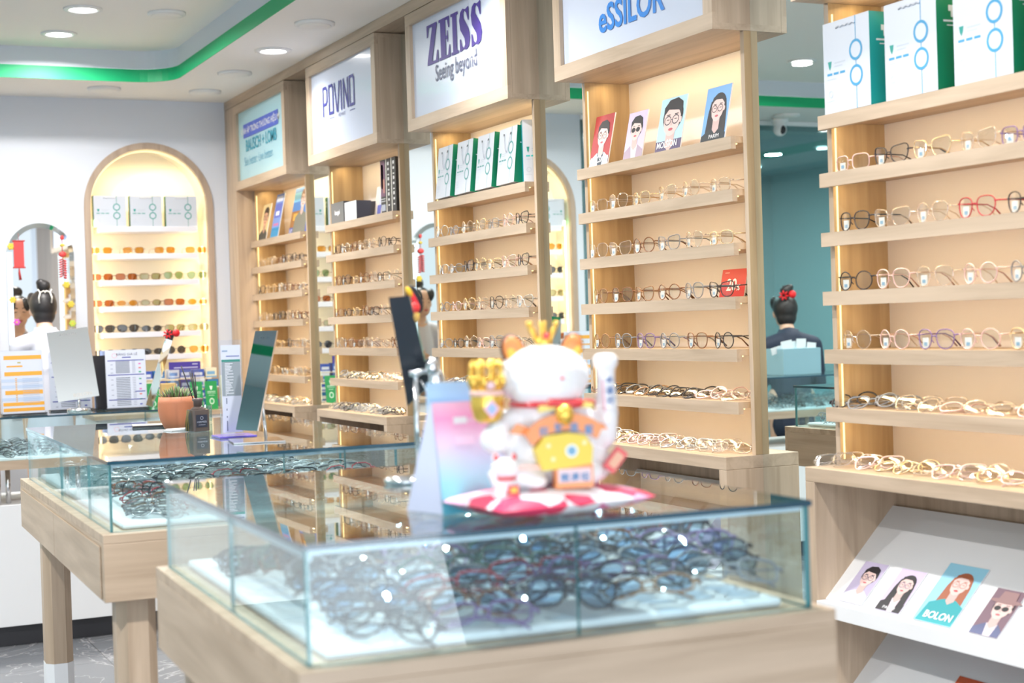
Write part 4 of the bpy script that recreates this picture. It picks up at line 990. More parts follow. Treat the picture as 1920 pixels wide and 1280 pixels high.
MB().box(-.05, .03, -.01, .02, 0, .012, GLASST).build('foot', t)
mb = MB(); Mx = Matrix.Translation((-.03, 0, .0125)) @ Matrix.Rotation(R(20), 4, 'Y') @ Matrix.Rotation(R(-8), 4, 'X')
mb.box(-.017, .017, -.004, .004, 0, .33, DMIRROR, Mx, mats=[CHROME, CHROME, DMIRROR, BLACK, CHROME, CHROME]); mb.box(-.018, .018, -.005, .005, .331, .375, BLACK, Mx); mb.build('mirror_plate', t)
def bow(parent, c, s, name='bow'):
    mb = MB(); RD = C(226, 24, 34)
    for k_ in range(7):
        a = PI*.25+k_*2*PI/7; mb.ell((c[0]-s*.5+s*.34*math.cos(a), c[1], c[2]+s*.34*math.sin(a)), (s*.22, s*.12, s*.1), RD, 8, 6, (0, -a, 0))
    mb.ell((c[0]+s*.45, c[1]-.002, c[2]+s*.1), (s*.42, s*.3, s*.42), RD, 14, 10)
    mb.build(name, parent)
bow(t, (.088, -.004, .345), .042, 'red_bow')
# device with black screen and mirror with bow, further left, only in the mirror strips
t = thing('desk_mirror', 'tilted desk mirror with red bow on the rear showcase, seen only mirrored', 'mirror', (-.93, 7.35, ZR))
MB().lathe([(.05, 0), (.05, .01), (.01, .014)], CHROME, 24).build('round_foot', t)
mb = MB(); mb.box(-.09, .09, -.004, .004, .03, .30, C(110, 96, 40), Matrix.Rotation(R(-8), 4, 'X')); mb.build('mirror_plate', t); bow(t, (-.03, -.03, .30), .05, 'red_bow')
t = thing('storage_basket', 'pale blue basket of papers on the rear showcase, seen only mirrored', 'basket', (-.42, 7.36, ZR))
mb = MB(); mb.extr([(-.13, -.09), (.13, -.09), (.13, .09), (-.13, .09)], 0, .15, C(150, 190, 204)); mb.build('box', t)
mb = MB(); 
for k_ in range(5): mb.box(-.11+k_*.04, -.05+k_*.045, -.05+.02*(k_ % 3), -.046+.02*(k_ % 3), .1505, .19+.015*(k_ % 2), WHITE, Matrix.Rotation(R(-6+5*k_), 4, 'Y'))
mb.build('papers', t)

# low cupboard contents: lens boxes, purple sign, green leaflets
rb = random.Random(9)
LBX = [(C(60, 90, 180), C(220, 226, 240)), (C(225, 230, 240), C(80, 130, 200)), (C(70, 74, 150), C(200, 210, 235)), (C(230, 225, 200), C(120, 170, 210)), (C(50, 120, 180), C(240, 240, 240))]
for lev in range(4):
    for k_ in range(9):
        a, b = LBX[rb.randrange(5)]; x = 1.56+k_*.072+rb.uniform(-.006, .006); hgt = .050+rb.uniform(-.006, .004)
        mb = MB(); mb.box(-.030, .030, 0, .06, 0, hgt, a); rect(mb, -.024, .02, hgt*.3, hgt*.65, b); rect(mb, -.03, .03, 0, hgt*.15, b)
        tag(mb.build('lens_box', None, (x, 8.40, [.953, 1.018, 1.083, 1.148][lev]+.0005 if False else .9525+lev*.0565)), 'small lens box, %s in %s tier from the bottom on the low cupboard' % (ORD[k_+1], ORD[lev+1]), 'box', 'small lens boxes under the lit arch')
mb = MB(); mb.box(-.085, .085, 0, .012, 0, .042, C(72, 58, 150)); text(mb, 'CONTACT', 0, .016, .016, WHITE, -.001, 1, 0, 'CENTER'); 
mb = MB(); mb.box(-.085, .085, 0, .012, 0, .042, C(72, 58, 150)); rect(mb, -.06, .07, .008, .013, C(200, 200, 230)); rect(mb, .04, .07, .026, .031, C(200, 200, 230))
mb.box(-.08, .08, .002, .01, -.22, -.0005, ACR)
tag(mb.build('counter_sign', None, (1.965, 8.30, .952+.2205)), 'narrow purple counter sign before the lens boxes', 'sign')
for k_, (x, y) in enumerate([(1.78, 8.25), (2.008, 8.22), (2.088, 8.22)]):
    mb = MB(); w_, h_ = .066, .155; mb.box(-w_/2, w_/2, 0, .002, 0, h_, C(24, 140, 74)); Z_ = C(214, 236, 222)
    mb.prism([(-.008, .128), (.008, .128), (.005, .112), (0, .105), (-.005, .112)], -.0006, -.0001, Z_); rect(mb, -.022, .022, .096, .099, Z_); rect(mb, -.022, .022, .088, .090, Z_); rect(mb, -.015, .015, .076, .078, Z_)
    mb.disc((0, .045), .013, .017, -.0006, Z_); mb.disc((0, .045), .009, .012, -.0009, C(40, 150, 90))
    tag(mb.build('green_leaflet', None, (x, y, .953), (R(-9), 0, 0)), 'green leaflet with white crest, %s on the low cupboard' % ['behind the plant', 'behind the diffuser', 'left of the acrylic sign holder'][k_], 'leaflet', 'green leaflets on the low cupboard')
for k_, (x, y, c, w_) in enumerate([(1.87, 8.30, (196, 168, 110), .08), (2.17, 8.24, (222, 226, 190), .05), (2.215, 8.3, (232, 226, 222), .07)]):
    mb = MB(); mb.extr([(-w_/2, -.02), (w_/2, -.02), (w_/2, .03), (-w_/2, .03)], 0, .15+.03*k_, C(*c))
    tag(mb.build('paper_bag', None, (x, y, .953), bevel=.006), ['tan paper bag behind the leaflets', 'pale yellow bag right of the leaflets', 'pale cream bag beside the first cabinet'][k_] + ' on the low cupboard', 'bag')

# ================================================================ WALL MIRROR WITH DECORATIONS
t = thing('wall_mirror', 'arched wall mirror with a pale border left of the lit arch', 'mirror', (1.271, YB-.016, .95))
ap = [(x-1.271, z-.95) for x, z in arch_pts(1.096, 1.446, .95, 1.985, 28)]; ai = [(x-1.271, z-.95) for x, z in arch_pts(1.122, 1.420, .976, 1.959, 28)]
mb = MB(); mb.prism(ap, .004, .015, principled('mirror_edge', (.75, .82, .84), .1, .6)); mb.build('backing', t)
mb = MB(); n = len(ap); mb.add([(x, .0039, z) for x, z in ap] + [(x, -.001, z) for x, z in ai], [(i, i+1, n+i+1, n+i) for i in range(n-1)] + [(n-1, 0, n, 2*n-1)], principled('mirror_bevel', (.80, .86, .88), .03, 1)); mb.build('bevelled_edge', t)
mb = MB(); mb.add([(x, -.001, z) for x, z in ai], [list(range(n))], principled('wall_mirror_glass', (.93, .94, .92), 0, 1)); mb.build('glass', t)
RDEC = C(214, 70, 70); YDEC = C(222, 196, 70); PDEC = C(206, 90, 190)
t = thing('scroll_decoration', 'red hanging scroll decoration at the left of the wall mirror', 'decoration', (1.158, YB-.022, 1.78))
MB().box(-.026, .026, -.004, .0, -.03, .105, RDEC).box(-.032, .032, -.006, .002, .105, .112, C(180, 40, 40)).box(-.032, .032, -.006, .002, -.037, -.03, C(180, 40, 40)).build('scroll', t)
MB().tube([(0, -.002, .113), (0, -.002, .15)], .001, C(180, 40, 40), 4).build('cord', t)
MB().tube([(0, -.002, -.038), (0, -.002, -.06), (.004, -.002, -.10)], [.002, .005, .007], C(190, 60, 60), 6).build('tassel', t)
t = thing('firecracker_decoration', 'red string of small firecrackers at the right of the wall mirror', 'decoration', (1.385, YB-.024, 1.70))
mb = MB(); mb.tube([(0, 0, .0), (0, 0, .20)], .0012, C(200, 60, 60), 4); mb.build('cord', t)
mb = MB(); mb.ell((0, 0, .205), (.010, .005, .013), RDEC, 12, 8); mb.ell((0, 0, .165), (.012, .005, .008), YDEC, 12, 8); mb.build('charm', t)
mb = MB(); mb.ell((0, 0, .115), (.02, .008, .016), RDEC, 14, 8)
for k_ in range(16): mb.tube([(((k_ % 2)*2-1)*.004, -.002, .09-k_*.0065), (((k_ % 2)*2-1)*.018, -.004, .083-k_*.0065)], .0045, RDEC, 5)
mb.build('firecrackers', t)
for k_, (x, z, c) in enumerate([(1.118, 1.86, YDEC), (1.118, 1.575, YDEC), (1.135, 1.455, PDEC), (1.40, 1.65, YDEC), (1.42, 1.545, YDEC), (1.425, 1.44, C(190, 205, 80))]):
    mb = MB()
    for q in range(6): a = 2*PI*q/6; mb.ell((.011*math.cos(a), 0, .011*math.sin(a)), (.009, .002, .007), c, 8, 6, (0, -a, 0))
    mb.ell((0, -.001, 0), (.005, .003, .005), YDEC, 8, 6)
    tag(mb.build('flower_sticker', None, (x, YB-.023, z)), ('violet' if c is PDEC else 'yellow') + ' flower sticker on the wall mirror, ' + ['upper left', 'middle left', 'lower left', 'upper right', 'middle right', 'lower right'][k_], 'sticker', 'flower stickers on the wall mirror')

# ================================================================ PEOPLE
SKIN = principled('skin', (.72, .46, .34), .5); HAIR = principled('black_hair', (.02, .017, .018), .45); COAT = principled('white_coat', (.60, .60, .68), .7)
def person(name, label, loc, rz, coat, seated=False, bowc=None, hs=.94, lean=.16):
    t = thing(name, label, 'person', loc, rz)
    S = hs
    def P_(x, y, z): return (x*S, y*S, z*S)
    # local frame: faces -Y ; z=0 floor
    hb = [0, -.05-lean*.4, 1.475]       # head centre
    mb = MB()
    mb.ell(P_(0, hb[1], 1.50), tuple(v*S for v in (.076, .092, .100)), SKIN, 24, 16, (R(12), 0, 0)); mb.ell(P_(0, hb[1]-.035, 1.44), tuple(v*S for v in (.053, .055, .060)), SKIN, 20, 14)
    mb.cap(P_(0, hb[1]-.088, 1.478), P_(0, hb[1]-.100, 1.458), .007*S, .0115*S, SKIN)
    for s in (-1, 1): mb.ell(P_(s*.077, hb[1]+.005, 1.475), tuple(v*S for v in (.010, .017, .028)), SKIN, 12, 8)
    mb.cap(P_(0, hb[1]+.025, 1.42), P_(0, -.005-lean*.15, 1.31), .048*S, .056*S, SKIN)
    mb.cap(P_(0, -.005-lean*.15, 1.30), P_(0, .0, 1.10), .085*S, .115*S, SKIN); mb.cap(P_(0, 0, 1.10), P_(0, .0, .92), .11*S, .125*S, SKIN)
    for s in (-1, 1):
        mb.cap(P_(s*.04, -.01, 1.30), P_(s*.155, .0, 1.265), .055*S, .05*S, SKIN)
        mb.cap(P_(s*.165, .0, 1.26), P_(s*.20, -.03, 1.00), .045*S, .036*S, SKIN); mb.cap(P_(s*.20, -.03, 1.0), P_(s*.10, -.235, 1.06), .036*S, .025*S, SKIN)
        mb.cap(P_(s*.10, -.235, 1.06), P_(s*.07, -.30, 1.075), .025*S, .024*S, SKIN)
        for q in range(4): mb.cap(P_(s*(.07-.008+.0-q*.0), -.30, 1.092-q*.016), P_(s*(.045-.004*q), -.345+.006*abs(q-1), 1.085-q*.016), .0095*S, .0075*S, SKIN)
        mb.cap(P_(s*.085, -.275, 1.095), P_(s*.06, -.30, 1.118), .010*S, .008*S, SKIN)
        if seated:
            mb.cap(P_(s*.085, .0, .90), P_(s*.10, -.40, .90), .075*S, .055*S, SKIN); mb.cap(P_(s*.10, -.40, .90), P_(s*.10, -.42, .50), .052*S, .036*S, SKIN)
        else:
            mb.cap(P_(s*.085, .0, .90), P_(s*.09, -.01, .50), .085*S, .055*S, SKIN); mb.cap(P_(s*.09, -.01, .50), P_(s*.09, .01, .09), .055*S, .036*S, SKIN)
            mb.cap(P_(s*.09, .02, .035), P_(s*.095, -.14, .028), .035*S, .028*S, SKIN)
    inst('body', remesh(mb, .0075, SKIN, 5), t)
    # clothes
    mb = MB(); g = .014
    mb.cap(P_(0, .0-lean*.1, 1.285), P_(0, .0, 1.10), .10*S, .132*S, coat); mb.cap(P_(0, 0, 1.10), P_(0, .0, .72), .128*S, .155*S, coat)
    for s in (-1, 1):
        mb.cap(P_(s*.04, -.005, 1.292), P_(s*.16, .0, 1.26), .066*S, .062*S, coat); mb.cap(P_(s*.168, .0, 1.255), P_(s*.205, -.03, 1.0), .058*S, .052*S, coat)
        mb.cap(P_(s*.205, -.03, 1.0), P_(s*.115, -.21, 1.055), .052*S, .040*S, coat)
    inst('coat', remesh(mb, .010, coat, 4, name='coat'), t)
    mb = MB(); cz = 1.355*S
    mb.lathe([(.062*S, -.028), (.060*S, .012), (.066*S, .014), (.080*S, -.025)], coat, 24, (0, (.004-lean*.2)*S, cz)); mb.build('collar', t)
    # hair
    mb = MB(); mb.ell(P_(0, hb[1]+.022, 1.515), tuple(v*S for v in (.086, .092, .100)), HAIR, 24, 16, (R(20), 0, 0)); mb.ell(P_(0, hb[1]+.045, 1.455), tuple(v*S for v in (.070, .060, .075)), HAIR, 20, 14)
    for s in (-1, 1): mb.ell(P_(s*.052, hb[1]-.045, 1.545), tuple(v*S for v in (.034, .05, .055)), HAIR, 14, 10, (0, R(s*14), 0))
    mb.ell(P_(0, hb[1]+.062, 1.635), tuple(v*S for v in (.044, .042, .040)), HAIR, 18, 12); mb.ell(P_(.018, hb[1]+.07, 1.655), tuple(v*S for v in (.03, .03, .026)), HAIR, 14, 10)
    inst('hair', remesh(mb, .006, HAIR, 3, name='hair'), t)
    if bowc:
        bow(t, tuple(P_(0, hb[1]+.11, 1.60)), .06, 'hair_bow')
    else:
        mb = MB(); CL = principled('clip_cream', (.85, .80, .72), .3)
        for s in (-1, 1):
            mb.tube([P_(s*.010, hb[1]+.118, 1.602), P_(s*.030, hb[1]+.122, 1.592), P_(s*.042, hb[1]+.112, 1.612)], .0035, CL, 6)
            mb.tube([P_(s*.030, hb[1]+.122, 1.592), P_(s*.040, hb[1]+.128, 1.56), P_(s*.037, hb[1]+.124, 1.525)], .0038, CL, 6)
            mb.tube([P_(s*.008, hb[1]+.120, 1.605), P_(0, hb[1]+.122, 1.590)], .003, CL, 6)
        mb.build('hair_clip', t)
    # face
    mb = MB(); fy = hb[1]-.089
    for s in (-1, 1):
        mb.tube([P_(s*.018, fy+.003, 1.492), P_(s*.032, fy+.005, 1.489), P_(s*.046, fy+.014, 1.493)], .0018, BLACK, 5)
        mb.ell(P_(s*.032, fy+.010, 1.495), tuple(v*S for v in (.014, .007, .007)), SKIN, 12, 8)
    mb.build('eyelid', t)
    mb = MB()
    for s in (-1, 1): mb.tube([P_(s*.016, fy+.001, 1.516), P_(s*.034, fy+.003, 1.521), P_(s*.052, fy+.016, 1.515)], .0022, HAIR, 5)
    mb.build('eyebrow', t)
    LIP = principled('lips', (.55, .16, .14), .4)
    mb = MB(); mb.ell(P_(0, hb[1]-.089, 1.432), tuple(v*S for v in (.020, .006, .0045)), LIP, 14, 8); mb.ell(P_(0, hb[1]-.088, 1.425), tuple(v*S for v in (.016, .006, .0048)), LIP, 14, 8); mb.build('lips', t)
    return t
person('person', 'person in a white coat seen from behind, black hair pinned up with a claw clip', (1.205, 8.03, .322), R(180), COAT, hs=.80)
tag(MB().box(.80, 1.44, 7.80, 8.32, 0, .321, WX).build('step_platform', None), 'oak step platform behind the white counter under the person in white', 'platform')
NAVYS = principled('navy_shirt', (.02, .03, .06), .7)
person('person', 'person in a dark shirt with a red hair bow, seen only in the mirror strip', (-.93, 8.1, 0), R(200), NAVYS, bowc=True, hs=.93)

# ================================================================ THINGS ON THE NEAREST SHOWCASE
# tilted mirror with ball joint on a round chrome foot
bx, by, bz = TL(1, .866, 2.515)
t = thing('desk_mirror', 'tall dark tilted mirror on a chrome ball joint stand, nearest showcase', 'mirror', (bx, by, bz))
MB().lathe([(.040, 0), (.042, .003), (.041, .008), (.034, .012), (.010, .014)], CHROME, 40).build('round_foot', t)
px0, pz0 = .020, .187
MB().tube([(px0, 0, .010), (px0, 0, pz0)], .0048, CHROME, 14).tube([(px0-.012, 0, pz0), (px0+.02, -.004, pz0+.004)], .0055, CHROME, 12).tube([(px0+.008, -.002, pz0-.012), (px0+.033, -.004, pz0-.055)], .0016, CHROME, 8).build('pole', t)
mb = MB(); mb.ell((px0+.026, -.012, pz0+.010), (.013, .014, .018), CHROME, 20, 14); mb.ell((px0+.033, -.014, pz0-.012), (.016, .012, .020), CHROME, 20, 14); mb.ell((px0, 0, pz0), (.0085, .0085, .0085), CHROME, 16, 10); mb.build('ball_joint', t)
mb = MB(); DK = principled('mirror_back_dark', (.045, .055, .07), .25)
# plate corners: top-left, top-right, bottom-right, bottom-left (x, z in the stand's frame)
P4 = [(-.034, .319), (.003, .321), (.060, .165), (.020, .130)]
vs_ = [(x, .012-.35*(z-.13)+.03, z) for x, z in P4]; vs_ += [(x+.003, y+.004, z) for x, y, z in vs_]
mb.add(vs_, [(0, 1, 2, 3)], DK); mb.add(vs_, [(7, 6, 5, 4)], DMIRROR); mb.add(vs_, [(0, 4, 5, 1), (1, 5, 6, 2), (2, 6, 7, 3), (3, 7, 4, 0)], principled('green_glass_edge', (.15, .42, .32), .15)); mb.build('mirror_plate', t)
mb = MB(); c0 = (.014, -.010, .312)
mb.ell((c0[0]+.008, c0[1]+.008, c0[2]+.003), (.014, .004, .026), BLACK, 14, 10, (0, R(-22), 0)); mb.ell((c0[0]+.002, c0[1], c0[2]+.003), (.006, .004, .024), C(226, 40, 50), 12, 8, (0, R(-28), 0))
mb.ell((c0[0]+.004, c0[1]-.002, c0[2]-.012), (.010, .004, .010), C(230, 60, 60), 12, 8); mb.ell((c0[0]-.006, c0[1]-.003, c0[2]+.016), (.005, .003, .010), C(244, 190, 40), 10, 8, (0, R(-30), 0)); mb.ell((c0[0]+.006, c0[1]-.002, c0[2]-.026), (.006, .003, .011), C(222, 176, 90), 10, 8, (0, R(-12), 0))
mb.build('ornament', t)

# tent card / desk calendar, pink to turquoise gradient print
def grad(name, stops):
    m = bpy.data.materials.new(name); m.use_nodes = True; nt = m.node_tree; b = nt.nodes['Principled BSDF']
    tc = nt.nodes.new('ShaderNodeTexCoord'); sx = nt.nodes.new('ShaderNodeSeparateXYZ'); r = nt.nodes.new('ShaderNodeValToRGB')
    e = r.color_ramp.elements
    e[0].position, e[0].color = stops[0][0], (*stops[0][1], 1); e[1].position, e[1].color = stops[-1][0], (*stops[-1][1], 1)
    for p, c in stops[1:-1]: x = e.new(p); x.color = (*c, 1)
    nt.links.new(tc.outputs['Generated'], sx.inputs[0]); nt.links.new(sx.outputs['Z'], r.inputs[0]); nt.links.new(r.outputs[0], b.inputs['Base Color']); b.inputs['Roughness'].default_value = .4
    return m
GR = grad('printed_pastel_card', [(0, (.16, .66, .84)), (.28, (.34, .76, .86)), (.5, (.62, .70, .88)), (.68, (.86, .60, .78)), (.85, (.88, .34, .58)), (1, (.90, .52, .68))])
PAGE = principled('lavender_page', (.66, .70, .90), .5)
cx_, cy_, cz_ = TL(1, .758, 2.05)
t = thing('desk_calendar', 'pastel pink and blue printed tent card left of the lucky cat', 'tent card', (cx_, cy_, cz_), R(4))
M1 = Matrix.Rotation(R(-9), 4, 'X')
mb = MB(); mb.box(0, .115, 0, .002, 0, .160, GR, M1); 
mb.build('front_page', t)
mb = MB(); rect(mb, .030, .052, .128, .138, WHITE, -.0006, M1); rect(mb, .030, .060, .098, .110, C(244, 214, 236), -.0006, M1); text(mb, 'Transitions', .030, .130, .011, WHITE, -.0008, .9, 0, M=M1); mb.build('print', t)
mb = MB(); mb.add([(-.018, .085, 0), (0, .004, 0), (0, .028, .157), (-.002, .032, .157)], [(0, 1, 2, 3)], PAGE); mb.add([(-.018, .085, 0), (.100, .085, 0), (.115, .032, .158), (-.002, .032, .158)], [(0, 1, 2, 3)], PAGE); mb.build('back_page', t)
mb = MB(); mb.box(.004, .100, .050, .053, 0, .186, C(176, 212, 240)); mb.build('blue_insert', t)

# lucky cat figurine on a brocade cushion
cx_, cy_, cz_ = TL(1, .893, 1.985)
cus = MB()
CUSH = bpy.data.materials.new('brocade_cushion'); CUSH.use_nodes = True; nt = CUSH.node_tree; b = nt.nodes['Principled BSDF']
tc = nt.nodes.new('ShaderNodeTexCoord'); vo = nt.nodes.new('ShaderNodeTexVoronoi'); vo.inputs['Scale'].default_value = 26; r = nt.nodes.new('ShaderNodeValToRGB'); r.color_ramp.interpolation = 'CONSTANT'
e = r.color_ramp.elements; e[0].position = 0; e[0].color = (.76, .05, .12, 1); e[1].position = .34; e[1].color = (.85, .80, .84, 1)
x = e.new(.14); x.color = (.80, .20, .40, 1); x = e.new(.72); x.color = (.84, .46, .66, 1); x = e.new(.86); x.color = (.74, .05, .14, 1)
sp = nt.nodes.new('ShaderNodeSeparateColor'); nt.links.new(tc.outputs['Object'], vo.inputs['Vector']); nt.links.new(vo.outputs['Color'], sp.inputs[0]); nt.links.new(sp.outputs[0], r.inputs[0])
nt.links.new(r.outputs[0], b.inputs['Base Color']); b.inputs['Roughness'].default_value = .45
n = 24; prof = []
vs_ = []; fs = []
for i in range(n+1):
    for j in range(n+1):
        u, v = -1+2*i/n, -1+2*j/n; 
        vs_.append((u, v))
top = []; hw, hd = .128, .088
for s in (1, -1):
    for u, v in vs_:
        k_ = (max(0, 1-abs(u)**2.6)*max(0, 1-abs(v)**2.6))**.45; pin = 1-.05*(1-abs(u))*abs(v)-.05*(1-abs(v))*abs(u)
        top.append((u*hw*pin, v*hd*pin, .021+s*.019*k_))
m_ = (n+1)**2
for i in range(n):
    for j in range(n):
        a = i*(n+1)+j; fs.append((a, a+n+1, a+n+2, a+1)); fs.append((m_+a, m_+a+1, m_+a+n+2, m_+a+n+1))
cus.add(top, fs, CUSH, None, True)
o = cus.build('brocade_cushion', None, (cx_, cy_, cz_-.0018), (0, 0, R(6))); tag(o, 'flat red, pink and white brocade cushion under the lucky cat', 'cushion')
CZ = cz_+.036
YEL = principled('yellow_gold_fabric', (.82, .62, .06), .35); REDP = principled('red_glaze', (.72, .06, .07), .2); ORNG = principled('orange_glaze', (.85, .30, .10), .25)
t = thing('lucky_cat_figurine', 'large white ceramic lucky cat with gold crown on the cushion', 'figurine', (cx_+.004, cy_+.012, CZ), R(-10)); t.scale = (1.04,)*3
mb = MB()
mb.ell((0, 0, .055), (.062, .045, .058), PORC, 28, 18); mb.ell((0, -.004, .098), (.050, .038, .040), PORC, 24, 16)
for s in (-1, 1): mb.ell((s*.046, -.020, .018), (.030, .032, .020), PORC, 20, 12); mb.ell((s*.030, -.044, .012), (.018, .014, .012), PORC, 16, 10)
mb.cap((-.048, -.005, .088), (-.075, -.012, .066), .022, .019, PORC); mb.cap((-.078, -.012, .068), (-.072, -.018, .078), .019, .018, PORC)
mb.cap((.046, -.002, .090), (.082, -.006, .068), .021, .018, PORC); mb.cap((.082, -.006, .066), (.083, -.012, .092), .018, .017, PORC)
mb.ell((.070, .000, .028), (.022, .022, .026), PORC, 16, 12)
inst('body', remesh(mb, .0035, PORC, 4), t)
mb = MB(); mb.ell((-.002, -.006, .150), (.064, .046, .044), PORC, 32, 20); mb.ell((-.002, -.018, .136), (.054, .036, .032), PORC, 28, 16); hd_ = mb.build('head', t)
for s in (-1, 1):
    mb = MB(); mb.ell((s*.041-.002, 0, .186), (.017, .010, .024), C(70, 36, 34), 18, 12, (0, R(s*20), 0)); mb.ell((s*.041-.002, -.005, .186), (.0145, .0085, .021), ORNG, 18, 12, (0, R(s*20), 0)); mb.ell((s*.045-.002, -.0115, .180), (.007, .004, .011), C(244, 190, 80), 14, 10, (0, R(s*20), 0)); mb.build('ear', hd_)
mb = MB(); mb.ell((.010, -.0515, .148), (.0028, .0018, .0022), REDP, 10, 8); mb.ell((.012, -.0518, .136), (.0015, .001, .001), C(200, 150, 150), 8, 6)
for s in (-1, 1): mb.tube([(.011+s*.018-.006, -.049, .157), (.011+s*.018, -.0492, .160), (.011+s*.018+.006, -.048, .157)], .0006, C(225, 215, 215), 5)
mb.build('face_marks', hd_)
mb = MB(); mb.lathe([(.010, 0), (.013, .004), (.011, .010), (.006, .012)], GOLD, 20, (0, 0, .192))
for k_ in range(6):
    a = 2*PI*k_/6+.2; mb.tube([(.010*math.cos(a), .010*math.sin(a), .200), (.018*math.cos(a), .012*math.sin(a), .213), (.022*math.cos(a), .014*math.sin(a), .221)], [.004, .0035, .0022], GOLD, 6); mb.ell((.022*math.cos(a), .014*math.sin(a), .222), .0034, GOLD, 8, 6)
mb.tube([(0, -.004, .200), (0, -.003, .221)], .004, GOLD, 6); mb.ell((0, -.016, .205), (.0055, .003, .0045), REDP, 10, 8); mb.build('crown', t)
mb = MB(); mb.lathe([(.047, -.004), (.052, 0), (.047, .004)], REDP, 36, (0, -.004, .114)); mb.tube([(-.01, -.050, .116), (.03, -.050, .114), (.056, -.038, .112)], .006, REDP, 8); mb.build('collar', t)
mb = MB(); mb.ell((.010, -.056, .100), (.0125, .0125, .0145), GOLD, 20, 14); mb.lathe([(.0128, -.001), (.0134, .0), (.0128, .001)], GOLD, 20, (.010, -.056, .098)); mb.build('bell', t)
mb = MB(); mb.prism([(-.024, .112), (-.004, .120), (.03, .118), (.052, .114), (.052, .107), (.02, .110), (-.024, .104)], -.052, -.046, C(240, 222, 120)); mb.build('scarf', t)
# raised paw holds: gold cup with crown-like rim
mb = MB(); c = (-.085, -.014, .092)
mb.lathe([(.014, 0), (.019, .006), (.023, .022), (.0225, .040), (.020, .046)], GOLD, 28, c); mb.lathe([(.0232, .036), (.0235, .040), (.0228, .043)], C(240, 200, 190), 28, c)
for k_ in range(8):
    a = 2*PI*k_/8; mb.tube([(c[0]+.020*math.cos(a), c[1]+.020*math.sin(a), c[2]+.044), (c[0]+.022*math.cos(a), c[1]+.022*math.sin(a), c[2]+.066), (c[0]+.018*math.cos(a), c[1]+.018*math.sin(a), c[2]+.084)], [.0035, .0028, .0025], GOLD, 6)
    a2 = a+PI/8; mb.ell((c[0]+.0215*math.cos(a2), c[1]+.0215*math.sin(a2), c[2]+.055), (.005, .005, .008), GOLD, 8, 6); mb.tube([(c[0]+.021*math.cos(a), c[1]+.021*math.sin(a), c[2]+.072), (c[0]+.021*math.cos(a2), c[1]+.021*math.sin(a2), c[2]+.080), (c[0]+.021*math.cos(a+PI/4), c[1]+.021*math.sin(a+PI/4), c[2]+.072)], .002, GOLD, 5)
mb.ell((c[0], c[1]-.020, c[2]+.050), (.007, .006, .006), C(240, 206, 214), 10, 8)
mb.prism([(c[0], c[2]+.006), (c[0]+.011, c[2]+.019), (c[0], c[2]+.032), (c[0]-.011, c[2]+.019)], c[1]-.0245, c[1]-.022, C(240, 190, 206)); mb.prism([(c[0], c[2]+.011), (c[0]+.007, c[2]+.019), (c[0], c[2]+.027), (c[0]-.007, c[2]+.019)], c[1]-.025, c[1]-.0244, C(160, 190, 230))
mb.build('gold_cup', t)
# white club with blue characters
mb = MB(); mb.lathe([(.016, 0), (.015, .02), (.0125, .05), (.013, .064), (.0175, .072), (.0175, .080), (.012, .086), (.001, .087)], PORC, 24, (.085, -.010, .092))
text(mb, '金', .085, .138, .011, C(60, 110, 170), -.0265, 1, .0002, 'CENTER'); text(mb, '運', .085, .124, .011, C(60, 110, 170), -.0270, 1, .0002, 'CENTER'); text(mb, '招', .086, .110, .011, C(60, 110, 170), -.0272, 1, .0002, 'CENTER')
stroke(mb, [(.075, .142), (.077, .100)], .0015, C(230, 130, 160), -.0255); mb.build('white_club', t)
# arch plaque, gold coin plaque, lower plaque
mb = MB(); o_, i_ = [], []
for k_ in range(13):
    a = R(155-k_*10); o_.append((.012+.062*math.cos(a)*1.0, .055+.047*math.sin(a))); i_.append((.012+.052*math.cos(a), .046+.034*math.sin(a)))
pl = o_+i_[::-1]; mb.prism(pl, -.058, -.046, ORNG)
for k_, ch in enumerate('招財進寶'): text(mb, ch, -.020+k_*.021, .080-.004*abs(k_-1.5), .013, C(90, 140, 190), -.0585, 1, .0003, 'CENTER')
mb.build('arched_plaque', t)
mb = MB(); mb.prism([(-.034, .055), (-.02, .073), (.012, .076), (.036, .072), (.046, .056), (.044, .034), (.012, .030), (-.024, .027)], -.064, -.046, YEL); mb.disc((.016, .052), .009, .009, -.0645, C(246, 246, 240), 20); mb.disc((.016, .052), .006, .006, -.0648, C(120, 170, 200), 16)
for q in ((-.016, .060), (-.01, .042), (.034, .062)): mb.disc(q, .003, .003, -.0645, C(250, 240, 190), 10)
mb.build('gold_ingot', t)
mb = MB(); mb.box(-.006, .046, -.062, -.046, .002, .034, ORNG); mb.box(-.003, .043, -.0625, -.0615, .010, .028, C(236, 210, 214))
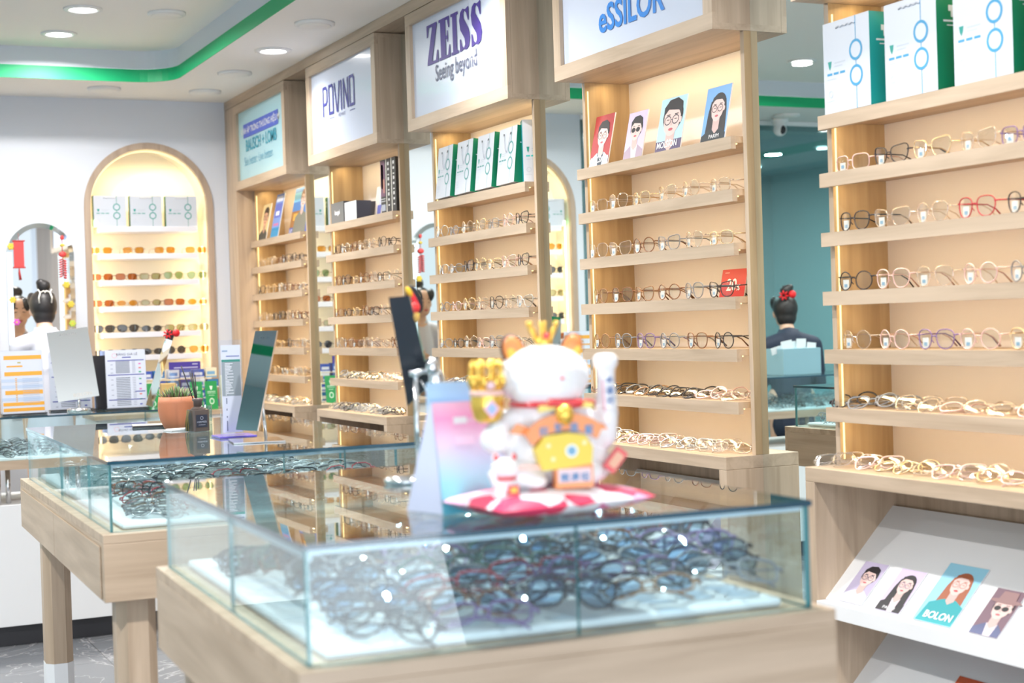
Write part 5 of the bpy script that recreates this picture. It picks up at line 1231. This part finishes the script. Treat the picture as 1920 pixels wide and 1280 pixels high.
for k_, ch in enumerate('開運招'): text(mb, ch, .006+k_*.014, .012, .012, C(70, 130, 180), -.0628, 1, .0003, 'CENTER')
mb.build('lower_plaque', t)
mb = MB(); mb.prism([(-.072, .030), (-.05, .036), (-.02, .034), (-.018, .028), (-.05, .030), (-.07, .024)], -.056, -.050, C(240, 200, 190)); mb.build('painted_ornament', t)
MB().prism([(-.062, .078), (-.052, .090), (-.036, .084), (-.040, .074)], -.045, -.038, ORNG).build('painted_ornament', t)
MB().prism([(.050, .078), (.052, .088), (.070, .084), (.076, .076)], -.040, -.034, ORNG).build('painted_ornament', t)
mb = MB(); mb.box(-.017, .017, -.004, .004, -.009, .009, REDP, Matrix.Translation((.086, -.036, .034)) @ Matrix.Rotation(R(-50), 4, 'Y')); mb.box(-.011, .011, -.005, -.0041, -.006, .006, C(230, 180, 150), Matrix.Translation((.086, -.036, .034)) @ Matrix.Rotation(R(-50), 4, 'Y')); mb.build('red_scroll', t)
# small cat
c = Vector(TL(1, .812, 1.955))
t = thing('lucky_cat_figurine', 'small white lucky cat holding a red plaque, left of the large cat', 'figurine', (c.x+.002, c.y, CZ-.006), R(-6)); t.scale = (1.1,)*3
mb = MB(); mb.ell((0, 0, .014), (.017, .014, .015), PORC, 20, 12); mb.ell((-.008, -.008, .005), (.008, .01, .006), PORC, 12, 8); mb.ell((.008, -.008, .005), (.008, .01, .006), PORC, 12, 8)
mb.cap((-.014, -.004, .018), (-.019, -.004, .030), .005, .005, PORC); inst('body', remesh(mb, .0016, PORC, 3), t)
mb = MB(); mb.ell((0, -.002, .036), (.019, .015, .014), PORC, 22, 14)
hd_ = mb.build('head', t)
for s in (-1, 1): MB().ell((s*.012, 0, .049), (.005, .004, .006), PORC, 12, 8).ell((s*.012, -.002, .050), (.0035, .003, .0045), REDP, 10, 8).build('ear', hd_)
MB().lathe([(.013, -.002), (.0155, 0), (.013, .002)], REDP, 24, (0, -.001, .024)).build('collar', t)
MB().box(-.002, .012, -.018, -.014, .004, .016, REDP).box(.001, .009, -.0186, -.0181, .007, .013, YEL).build('red_plaque', t)
